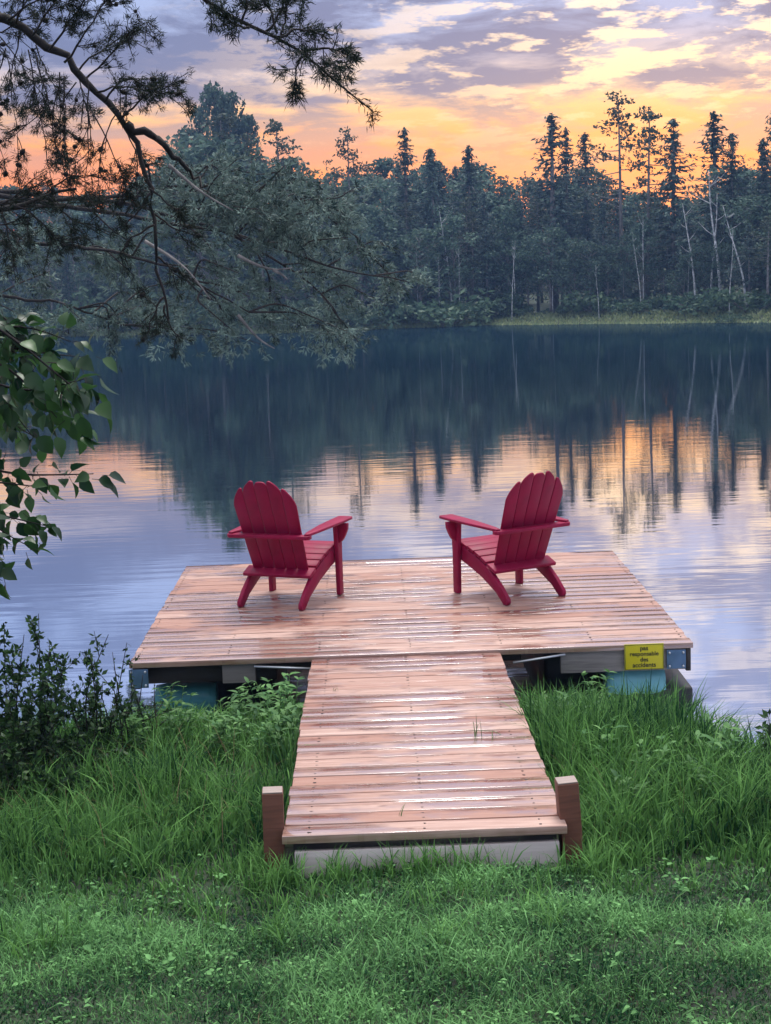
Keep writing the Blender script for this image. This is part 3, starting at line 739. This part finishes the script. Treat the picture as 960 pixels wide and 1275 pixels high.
# the near pine: its trunk stands just left of the picture, one heavy limb bows down into view
NY = 7.6
pine = empty('overhanging_pine', (-3.6, NY, float(ground_z(-3.6, NY))), 'dark near pine whose heavy bowed limb and hanging cones frame the upper left', 'tree')
o0 = np.array(pine.location)
tr = MB(); tr.tube(curve([o0*0+(0, 0, -.3), (.05, .05, 2.5), (-.05, 0, 6.5)], 8), np.linspace(.17, .08, 8), 10); tr.build('trunk', M['bark_dark'], pine, smooth=True)
lb, nd, cones = MB(), MB(), []
def rel(P): return P-o0
def limb(pts, rad0, rad1, Y=NY, dY=0., n=18):
    P = rel(px_curve(pts, Y, n, dY)); wob = rg.normal(0, .010, (n, 3)); wob[0] = 0; P = P+wob
    lb.tube(P, np.linspace(rad0, rad1, n)*(1+.12*np.sin(np.arange(n)*2.3)), 8); return P
main = limb([(-330, 60), (-120, -10), (0, 20), (45, 44), (62, 62), (95, 88), (112, 112), (138, 128), (152, 158), (176, 178), (180, 212), (190, 240), (191, 285), (201, 318), (199, 345), (207, 372), (207, 400)], .034, .005, n=40)
fork = limb([(158, 155), (185, 165), (212, 188), (236, 215), (262, 232)], .022, .005)
low = limb([(-330, 250), (-60, 268), (10, 258), (55, 245), (100, 238)], .05, .006)
dn = dict(rg=rg, tl=.036, nw=.0017, ntuft=32, down=.15, cones=cones, step=.05)
def twig(pts, side=5, slen=.14, r=.006, **k):
    kw = dict(dn); kw.update(k)
    P = rel(px_curve(pts, NY+rg.uniform(-.5, .6), 9)); P[1:] = P[1:]+np.cumsum(rg.normal(0, .007, (8, 3)), 0); spray(lb, nd, P, np.linspace(r, r*.4, 9), side=side, slen=slen, **kw)
    tufts(nd, P[-1:], unit(P[-1:]-P[-2:-1]), rg, .034, .0018, 40, 1.4)
hang = [((20, 40), (12, 110), (20, 200)), ((48, 62), (40, 130), (50, 225)), ((75, 82), (66, 140), (70, 215)), ((95, 95), (86, 150), (95, 240)), ((108, 105), (112, 170), (118, 240)), ((125, 125), (140, 180), (150, 232)),
        ((0, 60), (-10, 140), (8, 205)), ((60, 75), (58, 140), (30, 175)), ((85, 90), (120, 150), (105, 190)), ((-30, 20), (5, 80), (-5, 120)), ((140, 140), (120, 200), (128, 262)), ((160, 170), (170, 220), (150, 265)),
        ((30, 50), (60, 100), (80, 128)), ((10, 30), (30, 90), (60, 175)), ((100, 100), (70, 160), (78, 190))]
for h_ in hang[:15]:
    j = rg.normal(0, 8, (3, 2)); twig([(a+b[0], c+b[1]) for (a, c), b in zip(h_, j)], side=9, slen=.14, r=.0038, endonly=rg.random() < .6, tl=.036)
upw = [((40, 45), (60, 10), (90, -20)), ((80, 78), (110, 40), (135, -5)), ((105, 100), (140, 60), (165, 18)), ((130, 128), (160, 90), (205, 112)), ((120, 115), (150, 108), (195, 120)), ((95, 92), (130, 60), (185, 30)), ((20, 30), (30, 0), (20, -40)), ((60, 64), (95, 20), (120, -30)), ((10, 25), (40, 5), (70, -20)), ((150, 150), (170, 125), (210, 105)), ((0, 15), (-10, 50), (40, 20))]
for h_ in upw: twig(h_, side=11, slen=.18, r=.006)
for h_ in (((186, 235), (210, 255), (225, 262)), ((192, 280), (170, 300), (160, 320)), ((197, 320), (215, 345), (222, 352)), ((190, 265), (215, 285), (240, 300)), ((204, 370), (190, 390), (185, 420)), ((205, 380), (215, 410), (222, 420)), ((187, 240), (165, 262), (148, 280))): twig(h_, side=4, slen=.12)
for h_ in (((0, 258), (20, 290), (30, 320)), ((40, 248), (70, 230), (110, 222)), ((-20, 262), (20, 240), (60, 225)), ((60, 244), (90, 262), (120, 280)), ((20, 256), (55, 275), (70, 300)), ((-40, 262), (0, 285), (40, 262))): twig(h_, side=9, slen=.2)
for P in (main[6:], fork, low[8:]):
    for k in range(7):
        i = int(rg.integers(1, len(P))); cones.append((P[i]+rg.normal(0, .02, 3), .012+.007*rg.random()))
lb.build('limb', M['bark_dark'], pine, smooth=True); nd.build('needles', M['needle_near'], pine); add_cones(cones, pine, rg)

# a second branch that comes in from above
o0 = np.array([-2.2, 6.2, float(ground_z(-2.2, 6.2))])
b2 = empty('overhead_pine_branch', tuple(o0), 'needle covered pine branch hanging into the sky from the top edge', 'tree')
lb, nd, cones = MB(), MB(), []
lb.tube(rel(curve([o0+[0, 0, -.3], o0+[-.05, 0, 3], at(-60, -260, 6.2)], 8)), np.linspace(.13, .05, 8), 8); lb.build('trunk', M['bark_dark'], b2, smooth=True); lb = MB()
NY = 6.2
kw = dict(dn); kw.update(cones=None, tl=.040)
P = rel(px_curve([(-60, -260), (120, -120), (235, -15), (268, 12), (310, 34), (350, 46), (378, 62), (402, 88), (424, 110), (444, 122), (464, 138)], NY, 22)); spray(lb, nd, P, np.linspace(.02, .003, 22), side=16, slen=.12, **kw)
i = 10; u = np.linspace(0, 1, 26); 
Pd = np.stack([np.interp(np.linspace(.42, 1, 40), np.linspace(0, 1, 22), P[:, k]) for k in range(3)], -1); tufts(nd, Pd, np.tile(unit(P[-1]-P[-6]), (40, 1)), rg, .04, .002, 14, .8)
for h_ in (((352, 46), (352, 20), (356, -10)), ((345, 42), (330, 10), (300, -20)), ((378, 62), (400, 55), (434, 68)), ((350, 46), (366, 30), (386, 30)), ((310, 34), (290, 40), (278, 36)), ((380, 62), (372, 80), (370, 98)), ((330, 40), (360, 10), (370, -20)), ((300, 30), (318, 5), (312, -20)), ((402, 88), (420, 85), (436, 84))): twig(h_, side=7, slen=.10, cones=None)
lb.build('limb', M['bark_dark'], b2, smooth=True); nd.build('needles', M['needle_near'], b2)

# the grey green pine that leans out over the water behind it
NY = 19.0
o0 = np.array([-7.4, NY, float(ground_z(-7.4, NY))])
lean = empty('leaning_pine', tuple(o0), 'grey green pine leaning out over the water on the left with drooping boughs', 'tree')
tr = MB(); tr.tube(curve([(0, 0, -.4), (.3, 0, 2.5), (.9, .2, 6.5)], 9), np.linspace(.24, .07, 9), 9); tr.build('trunk', M['bark_grey'], lean, smooth=True)
lb, nd = MB(), MB()
tg = [(508, 352), (480, 318), (462, 300), (440, 262), (455, 432), (425, 395), (395, 322), (405, 262), (345, 205), (330, 425), (300, 395), (252, 425), (262, 345), (205, 418), (150, 400), (120, 330), (238, 240), (292, 205), (60, 300), (40, 385), (180, 300), (440, 345), (380, 250), (330, 285), (300, 250), (250, 290), (215, 262), (215, 360), (100, 400), (70, 300), (420, 300), (350, 232), (285, 320), (160, 350), (150, 290), (20, 330), (0, 300), (370, 215), (470, 380), (455, 400), (320, 215), (255, 245), (235, 390), (310, 360), (130, 420), (265, 222), (245, 225), (225, 250), (290, 235), (420, 335), (345, 262), (365, 300), (395, 232), (270, 410), (175, 390), (60, 350), (425, 250), (490, 352), (440, 420), (400, 285)]
boughs = []
for pts, dY in (([(-60, 235), (120, 245), (260, 230), (370, 250), (440, 300)], 1.0), ([(-60, 230), (150, 262), (300, 292), (420, 338), (505, 352)], -.6), ([(-60, 300), (100, 322), (220, 350), (310, 402)], -1.4),
                ([(-60, 245), (120, 248), (235, 222), (300, 200), (345, 203)], 1.6), ([(-60, 250), (150, 250), (300, 300), (400, 362), (455, 432)], .4), ([(-60, 360), (60, 372), (150, 402)], 0.)):
    e = [rel(at(x, y, NY+dY*(.3+.7*i/(len(pts)-1)))) for i, (x, y) in enumerate(pts)]
    z0 = min(6.2, e[0][2]-.2); s0 = np.array([np.interp(z0, [0, 2.5, 6.5], [0, .3, .9]), 0, z0])
    P = curve([s0]+e, 40); P = P+np.cumsum(rg.normal(0, .012, (40, 3)), 0); lb.tube(P, np.linspace(.05, .008, 40), 6); boughs.append(P)
AP = np.concatenate(boughs)
for (tx, ty) in tg:
    if ty > 402 and rg.random() < .55: continue
    for rep in range(2 if tx > 260 and rg.random() < .5 else 1):
        yy = NY+rg.uniform(-1.8, 1.8); e = rel(at(tx+rg.normal(0, 12), ty+rg.normal(0, 12), yy))
        d2 = np.linalg.norm((AP-e-[-.55, 0, .1])*[1, .6, 1], axis=1)+9*(AP[:, 0] > e[0]-.1); s0 = AP[int(np.argmin(d2))]
        md = (s0+e)/2+np.array([0, 0, .12])+rg.normal(0, .12, 3)
        P = curve([s0, md, e], 14); L_ = np.linalg.norm(e-s0)
        spray(lb, nd, P, np.linspace(.014, .005, 14), rg, side=int(7+4*min(L_, 2)), slen=.46, tl=.09, nw=.009, ntuft=13, down=.35, step=.10)
lb.build('limb', M['bark_dark'], lean, smooth=True); nd.build('needles', M['needle_mid'], lean)
dd = MB()
for pts in ([(296, 318), (318, 330), (334, 335), (346, 338), (364, 333)], [(340, 336), (352, 342), (358, 348)], [(296, 392), (312, 412), (326, 426), (342, 434)], [(210, 205), (250, 240), (290, 262)], [(180, 300), (230, 330), (262, 372)]):
    dd.tube(rel(px_curve(pts, NY-1.5, 8)), np.linspace(.022, .007, 8), 5)
dd.build('dead_twigs', M['bark_pale' if False else 'bark_grey'], lean)

# ------------------------------------------------------------------ birch leaves close by on the left
def leaf_mesh(mb, base, d, nrm_, ln, wd, r, droop=.15):
    """one ovate leaf folded along its midrib: base, direction, normal"""
    d = unit(d); s = unit(np.cross(d, nrm_)); nn = np.cross(s, d)
    prof_ = [(0, .0, 0), (.12, .30, .0), (.32, .50, .02), (.58, .42, -.02), (.82, .20, -.09), (1, 0, -.18)]
    mid = [base+d*ln*t_+nn*ln*z for t_, w_, z in prof_]
    lf = [base+d*ln*t_+s*wd*w_+nn*(ln*z+wd*w_*.28) for t_, w_, z in prof_[1:5]]
    rt = [base+d*ln*t_-s*wd*w_+nn*(ln*z+wd*w_*.28) for t_, w_, z in prof_[1:5]]
    V = np.array(mid+lf+rt)
    T = [(0, 1, 6), (0, 10, 1), (4, 5, 9), (4, 13, 5)]; Q = []
    for k in range(3): Q += [(1+k, 2+k, 7+k, 6+k), (1+k, 10+k, 11+k, 2+k)]
    mb.v.append(V); mb.f.append(np.array(T)+mb.n); mb.f.append(np.array(Q)+mb.n); mb.r.append(np.full(14, r)); mb.n += 14
rg = np.random.default_rng(5)
NY = 3.9
o0 = np.array([-1.75, 3.9, float(ground_z(-1.75, 3.9))])
bir = empty('young_birch', tuple(o0), 'young broad leaved birch hanging fresh green leaves into the left edge', 'tree')
tr = MB(); tr.tube(curve([(0, 0, -.2), (.02, 0, 1.6), (-.03, .05, 3.6)], 7), np.linspace(.05, .02, 7), 8); tr.build('trunk', M['bark_grey'], bir, smooth=True)
lb, lf = MB(), MB()
arcs = [((-150, 380), (-20, 372), (10, 380), (28, 412)), ((-150, 360), (-30, 392), (40, 420), (100, 470), (138, 500)), ((-150, 400), (0, 420), (60, 455), (110, 520)), ((-150, 400), (-20, 440), (30, 500), (62, 540)), ((-150, 420), (0, 405), (70, 408), (110, 425)),
        ((-150, 420), (-40, 480), (10, 540), (22, 575)), ((-150, 540), (-30, 580), (50, 592), (140, 590)), ((-150, 560), (-30, 600), (20, 600), (70, 606)), ((-150, 620), (-40, 632), (20, 640), (82, 655)), ((-150, 630), (-40, 655), (10, 690), (20, 705)), ((-150, 610), (-40, 625), (30, 665), (60, 680)), ((-150, 440), (-30, 470), (60, 490), (135, 470)),
        ((-150, 400), (-40, 415), (10, 465), (40, 500)), ((-150, 360), (-30, 375), (30, 395), (70, 430)), ((-150, 480), (-50, 500), (0, 520), (50, 515)), ((-150, 600), (-60, 640), (-20, 680), (0, 720)), ((-150, 420), (20, 430), (80, 440), (130, 445)), ((-150, 420), (20, 450), (90, 490), (120, 535)), ((-150, 380), (0, 400), (60, 440), (100, 455)), ((-150, 430), (0, 450), (50, 470), (95, 520)), ((-150, 470), (-20, 490), (40, 530), (70, 545)), ((-150, 390), (-20, 430), (50, 480), (110, 490))]
for A_ in arcs:
    A_ = [(x-24 if x > 0 else x, y) for x, y in A_]; yy = NY+rg.uniform(-.35, .45); P = rel(px_curve(A_, yy, 16)); P = np.concatenate([[np.array([0, 0, P[0][2]-.15])], P]); lb.tube(P, np.linspace(.007, .0012, 17), 5)
    T = unit(np.gradient(P, axis=0))
    for i in range(6, 17):
        for _ in range(3 if i < 16 else 4):
            if rg.random() < .12: continue
            sd = unit(rg.normal(0, .8, 3)+T[i]*.6+np.array([0, 0, -.45])); b0 = P[i]+rg.normal(0, .012, 3)
            st_ = b0+sd*.018; lb.tube([b0, st_], [.001, .0008], 3, cap=False)
            ln = rg.uniform(.034, .062); leaf_mesh(lf, st_, sd+np.array([0, 0, -.3]), unit(np.array([0, -.35, 1])+rg.normal(0, .55, 3)), ln, ln*rg.uniform(.62, .8), float(np.clip(rg.normal(.45, .3), 0, 1)))
lb.build('branches', M['bark_dark'], bir); lf.build('leaves', M['birch'], bir)

# ------------------------------------------------------------------ shrubs on the left bank
def shrub(seed, base_px, tops, Y, leaf=.020, label='', nm='leafy_shrub', per=30, side=5, group=None, arch=.0, mt='shrub'):
    rg = np.random.default_rng(seed)
    b = at(*base_px, Y); gz = float(ground_z(b[0], Y)); o0 = np.array([b[0], Y, max(gz, -.1)])
    t = empty(nm, tuple(o0), label, 'shrub', group); sb, lf = MB(), MB()
    for (px, py) in tops:
        yy = Y+rg.uniform(-.3, .3); e = at(px, py, yy)-o0; s0 = np.array([rg.uniform(-.15, .15)+e[0]*.35, rg.uniform(-.1, .1), -.05])
        P = curve([s0, s0+(e-s0)*.5+np.append(rg.normal(0, .04, 2), .05), e], 12); sb.tube(P, np.linspace(.006, .0018, 12), 4)
        lines = [P]
        for k in range(side):
            i = int(rg.integers(3, 11)); ee = P[i]+rg.normal(0, .11, 3)+np.array([0, 0, .10]); q = curve([P[i], (P[i]+ee)/2, ee], 6); sb.tube(q, [.003, .0028, .0025, .002, .0018, .0015], 3, cap=False); lines.append(q)
        for q in lines:
            nl = int(per*(1 if q is P else .6)); u = rg.uniform(.12 if q is P else .1, 1, nl)
            C = np.stack([np.interp(u, np.linspace(0, 1, len(q)), q[:, k]) for k in range(3)], -1); d = unit(rg.normal(0, 1, (nl, 3))+np.array([0, 0, .35]))
            s = leaf*rg.uniform(.6, 1.3, (nl, 1)); Nn = unit(rg.normal(0, 1, (nl, 3))+[0, 0, .6]); B = unit(np.cross(d, Nn))
            leaf_quads(lf, C+d*s*1.1, d*s, B*s*.5, rg, np.clip(rg.normal(.4, .3, nl), 0, 1))
    sb.build('stems', M['bark_dark'], t); lf.build('leaves', M[mt], t); return t
shrub(1, (40, 1000), [(48, 764), (30, 790), (62, 800), (10, 820), (78, 835), (50, 850), (20, 870), (70, 880), (-10, 850), (95, 870), (40, 900), (0, 900), (60, 930), (85, 920)], 8.35, label='tallest dark leafy shrub at the left edge of the bank', per=44, side=7)
shrub(2, (110, 990), [(135, 790), (112, 815), (100, 840), (120, 860), (90, 880), (140, 850), (105, 910), (130, 920)], 8.6, label='slender shrub with a leaning tip left of the dock corner', per=34, side=5)
shrub(3, (150, 985), [(128, 850), (142, 830), (158, 800), (150, 870), (165, 850), (120, 880), (172, 890), (135, 905), (155, 920)], 8.8, leaf=.016, label='thin upright stems with few leaves beside the left dock corner', nm='upright_stems', per=26, side=2)
shrub(8, (190, 990), [(150, 900), (163, 822), (178, 840), (192, 850), (200, 880), (140, 812), (215, 890), (170, 905), (185, 915), (120, 840), (105, 850)], 8.9, leaf=.011, label='wispy bare stalks standing in front of the left dock corner', nm='wispy_stalks', per=12, side=1)
shrub(4, (15, 1010), [(5, 830), (-20, 800), (-40, 850), (25, 900), (-5, 930), (40, 950), (10, 960), (-50, 900), (-30, 950), (-80, 860), (-90, 930)], 8.0, label='low dense dark shrub cut by the left edge below the tallest shrub', per=46, side=7)
shrub(5, (90, 1010), [(60, 950), (90, 935), (120, 940), (75, 970), (110, 965), (140, 955), (50, 960), (30, 940), (165, 950), (180, 960)], 8.15, label='low dark shrub in the hollow between the lawn and the thin stems', per=40, side=6)
shrub(7, (60, 1030), [(0, 960), (30, 950), (60, 970), (20, 990), (90, 975), (-20, 970), (50, 1000), (-40, 980), (110, 985)], 7.75, label='lowest dark shrub at the left edge where the bank meets the grass', per=42, side=6)
shrub(6, (985, 990), [(950, 912), (948, 940), (962, 930), (958, 960), (975, 900), (990, 930)], 7.9, label='dark leafy shrub poking in at the right edge', leaf=.026, per=22, side=3)

# ------------------------------------------------------------------ weeds and grass
def weed(seed, h=.42, mt='weed'):
    rg = np.random.default_rng(seed); sb, lf = MB(), MB()
    for k in range(int(rg.integers(4, 7))):
        a = rg.uniform(0, 6.28); e = np.array([math.cos(a)*.12, math.sin(a)*.12, h*rg.uniform(.65, 1.1)]); P = curve([(0, 0, -.05), e*[.4, .4, .5], e], 8); sb.tube(P, np.linspace(.004, .002, 8), 4)
        for i in range(2, 8):
            for s_ in range(3):
                aa = rg.uniform(0, 6.28); d = np.array([math.cos(aa), math.sin(aa), rg.uniform(.05, .7)]); ln = rg.uniform(.05, .11); leaf_mesh(lf, P[i], d, np.array([0, 0, 1])+rg.normal(0, .25, 3), ln, ln*.36, float(np.clip(rg.normal(.55, .25), 0, 1)))
    o = bpy.data.objects.new('leafy_weed', None); COL.objects.link(o); o['category'] = 'plant'; o['group'] = 'leafy weeds by the dock'
    sb.build('stems', M['weed'], o); lf.build('leaves', M[mt], o); return o
wd = [weed(90+i) for i in range(3)]; used = [0, 0, 0]; rg = np.random.default_rng(12)
spots = [(px, py, 'bright green leafy weed growing between the dock and the left side of the walkway') for px, py in ((200, 925), (232, 935), (262, 945), (292, 935), (320, 950), (345, 930), (215, 935), (222, 905), (300, 905), (330, 895), (358, 945), (185, 940), (275, 920), (310, 918), (240, 915), (345, 905), (365, 900))]
spots += [(px, py, 'bright green leafy weed growing in the tall grass right of the walkway') for px, py in ((680, 930), (720, 945), (780, 960), (840, 985), (750, 1000), (890, 990), (700, 900), (745, 890), (800, 905), (860, 935), (905, 960), (820, 1010), (790, 1040), (870, 1030))]
for i, (px, py, lab) in enumerate(spots):
    k = i % 3; o = wd[k] if not used[k] else copy_tree(wd[k]); used[k] = 1; q = on(px, py, .12)
    o.location = (q[0], q[1], float(ground_z(q[0], q[1]))); o.rotation_euler = (rg.normal(0, .1), rg.normal(0, .1), rg.uniform(0, 6.28)); s = rg.uniform(.5, .85); o.scale = (s, s, s); o['label'] = lab

def blades(x, y, h, wid, rg, lean=.35, r=None, mb=None, z0=None):
    """curved tapering grass blades"""
    n = len(x); z = (ground_z(x, y) if z0 is None else z0)-.01
    a = rg.uniform(0, 6.28, n); ln = np.abs(rg.normal(lean, .25, n)); D = np.stack([np.cos(a), np.sin(a)], -1); S = np.stack([-np.sin(a+rg.normal(0, .6, n)), np.cos(a)], -1)
    V = np.zeros((n, 7, 3))
    for k, (t_, w_) in enumerate(((0, .8), (.4, 1.), (.75, .65))):
        off = D*(ln*h*t_*t_)[:, None]; zz = z+h*t_*(1-.25*ln*t_)
        for s_ in (0, 1):
            V[:, 2*k+s_, :2] = np.stack([x, y], -1)+off+S*((s_-.5)*wid*w_)[:, None]; V[:, 2*k+s_, 2] = zz
    V[:, 6, :2] = np.stack([x, y], -1)+D*(ln*h*1.05)[:, None]; V[:, 6, 2] = z+h*(1-.32*ln)
    i0 = np.arange(n)[:, None]*7
    mb = mb or MB(); r = np.clip(rg.normal(.45, .25, n), 0, 1) if r is None else r
    base = mb.n; mb.v.append(V.reshape(-1, 3)); mb.r.append(np.repeat(r, 7)); mb.n += 7*n
    mb.f.append(np.concatenate([i0+[0, 1, 3, 2], i0+[2, 3, 5, 4]])+base); mb.f.append(i0+[4, 5, 6]+base); return mb
def noise2(x, y, s, seed=0):
    return (np.sin(x*s+seed)+np.sin(y*s*1.3+seed*2.1)+np.sin((x+y)*s*.7+seed*.7)+np.sin((x-y*1.7)*s*1.9+seed))/4
rg = np.random.default_rng(21)
def clear(x, y, m_=.0):
    """outside the walkway, the posts and the sill"""
    return ~((np.abs(x-.16) < .63+m_) & (y > 6.36-m_))
# short lawn in front: mostly short blades, clover leaves in drifts, thin spots that show the soil
n = 235000; x = rg.uniform(-3.2, 3.2, n); y = rg.uniform(4.1, 7.5, n)
edge = 6.35+.25*np.sin(x*2.1)-.1*np.abs(x); k1 = noise2(x, y, 4.3, 1)*.55+noise2(x, y, 11, 4)*.45; k2 = noise2(x, y, 2.6, 7)*.6+noise2(x, y, 8, 3)*.4
keep = (y < edge+rg.normal(0, .3, n)) & clear(x, y) & (np.abs(x) < .9+.33*y) & (k1+.5*k2+rg.normal(0, .2, n) > -1.1); x, y, k1, k2 = x[keep], y[keep], k1[keep], k2[keep]
h = np.clip(.034+.062*k2+.02*k1+rg.normal(0, .015, len(x)), .018, .15)
half = rg.random(len(x)) < .70-.5*k2
mb = blades(x[half], y[half], h[half]*1.5, rg.uniform(.0025, .0055, half.sum()), rg, .7, r=np.clip(.36+.75*k1[half]+.3*k2[half]+rg.normal(0, .24, half.sum()), 0, 1))
xc, yc, hc = x[~half], y[~half], h[~half]; nc = len(xc)
C = np.stack([xc, yc, ground_z(xc, yc)+hc*rg.uniform(.2, 1.0, nc)], -1); Nn = unit(rg.normal(0, .6, (nc, 3))+[0, 0, 1]); A = unit(np.cross(Nn, rand_dirs(rg, nc))); B = np.cross(Nn, A); s = rg.uniform(.003, .009, (nc, 1))
leaf_quads(mb, C, A*s, B*s*.8, rg, np.clip(.46+.8*k1[~half]+rg.normal(0, .28, nc), 0, 1))
for _ in range(420):                                       # little rosettes of broad leaves and clover heads of leaves between the blades
    px_, py_ = rg.uniform(-2.2, 2.2), rg.uniform(4.3, 6.6)
    if noise2(px_, py_, 3.1, 5) < -.1 or not clear(np.array([px_]), np.array([py_]))[0]: continue
    b0 = np.array([px_, py_, float(ground_z(px_, py_))+rg.uniform(.015, .05)])
    for q in range(int(rg.integers(3, 7))):
        aa = rg.uniform(0, 6.28); ln = rg.uniform(.016, .036); leaf_mesh(mb, b0+rg.normal(0, .012, 3), np.array([math.cos(aa), math.sin(aa), rg.uniform(-.1, .7)]), np.array([0, 0, 1])+rg.normal(0, .3, 3), ln, ln*rg.uniform(.4, .8), float(np.clip(rg.normal(.6, .25), 0, 1)))
tag(mb.build('lawn_grass', M['lawn']), 'short clover and grass lawn in front of the walkway', 'grass', kind='stuff')
# dry straw and dead stems lying in the lawn and standing in the long grass
n = 1500; x = rg.uniform(-2.6, 3, n); y = rg.uniform(4.3, 9.3, n); k = clear(x, y, .02) & (ground_z(x, y) > .02) & (np.abs(x) < .7+.28*y); x, y = x[k], y[k]
mb = blades(x, y, np.where(y > 6.6, rg.uniform(.12, .40, len(x))*np.clip(1.6-(y-7.5)*.5, .4, 1), rg.uniform(.02, .08, len(x))), rg.uniform(.002, .004, len(x)), rg, .7)
tag(mb.build('dry_stems', M['straw']), 'dry brown stems scattered through the grass', 'grass', kind='stuff')
# longer grass on the bank and both sides of the walkway
n = 115000; x = rg.uniform(-3.6, 4.2, n); y = rg.uniform(5.9, 9.9, n); gz = ground_z(x, y)
s_ = np.clip((y-6.1)/2.4, 0, 1); right = x > .16
hh = np.where(right, .11+.26*s_, .10+.14*np.clip(s_*1.3, 0, 1))*(1+.55*noise2(x, y, 4, 2)+.25*noise2(x, y, 9, 6))
hh = np.minimum(hh, np.clip(.62-(y-8.0)*.30, .10, 1)-gz)*np.clip((y-5.9)/.9, .25, 1); hh = np.maximum(hh, .05)
hollow = (x < -.55) & (y > 7.75-.1*x) & (y < 8.35-.1*x)
hh = hh*np.where(hollow, .45, 1)
keep = (gz > -.05) & clear(x, y, .01) & (np.abs(x) < 1.5+.30*y) & (y > 6.15+.2*np.sin(x*2.1)+rg.normal(0, .22, n)) & ~((np.abs(x-.19) < 1.8) & (y > 9.7)) & (rg.random(n) < np.where(hollow, .10, 1)) & (noise2(x, y, 6, 9)+rg.normal(0, .3, n) > -.45)
x, y, hh = x[keep], y[keep], hh[keep]
mb = blades(x, y, hh*rg.uniform(.5, 1.35, len(x)), rg.uniform(.004, .0125, len(x)), rg, .42, r=np.clip(.40+.35*noise2(x, y, 3, 5)+rg.normal(0, .27, len(x)), 0, 1))
# tufts of long blades
tx = np.concatenate([rg.uniform(.85, 3., 150), rg.uniform(-2.7, -.55, 90), rg.uniform(-.5, .85, 26), rg.uniform(-2.2, 2.2, 60)]); ty = np.concatenate([rg.uniform(6.5, 9.6, 150), rg.uniform(6.5, 9.4, 90), rg.uniform(6.22, 6.36, 26), rg.uniform(5.4, 6.6, 60)])
tx = np.concatenate([tx, -.53+rg.normal(0, .09, 16), .86+rg.normal(0, .09, 16)]); ty = np.concatenate([ty, 6.36+rg.normal(0, .07, 32)])
k = clear(tx, ty, .06) & (ground_z(tx, ty) > 0); tx, ty = tx[k], ty[k]
for a_, b_ in zip(tx, ty):
    m_ = int(rg.integers(14, 34)); big = .15 if b_ < 6.5 else min(.38 if a_ > .2 else .27, max(.1, .52-(b_-8)*.30))
    blades(a_+rg.normal(0, .035, m_), b_+rg.normal(0, .035, m_), big*rg.uniform(.5, 1.3, m_), rg.uniform(.004, .008, m_), rg, .55, mb=mb, r=np.clip(rg.normal(.65, .2, m_), 0, 1))
tag(mb.build('bank_grass', M['grass']), 'long uncut grass on the bank beside the walkway', 'grass', kind='stuff')
# a few blades that come up between the walkway boards
for (px, py, m_, hh_, lab) in ((592, 921, 4, .16, 'grass blades poking up through the right side of the walkway boards'), (617, 921, 3, .10, 'short grass blades beside the taller ones on the walkway'), (416, 858, 4, .045, 'tiny green sprig near the upper left of the walkway'), (500, 1020, 2, .12, 'single blades standing at the front of the walkway')):
    q = on(px, py, .43); mb = blades(q[0]+rg.normal(0, .012, m_), np.full(m_, q[1]), hh_*rg.uniform(.7, 1.1, m_), np.full(m_, .0045), rg, .5, r=rg.uniform(.1, .5, m_), z0=np.full(m_, .425))
    tag(mb.build('grass_sprig', M['grass']), lab, 'grass')
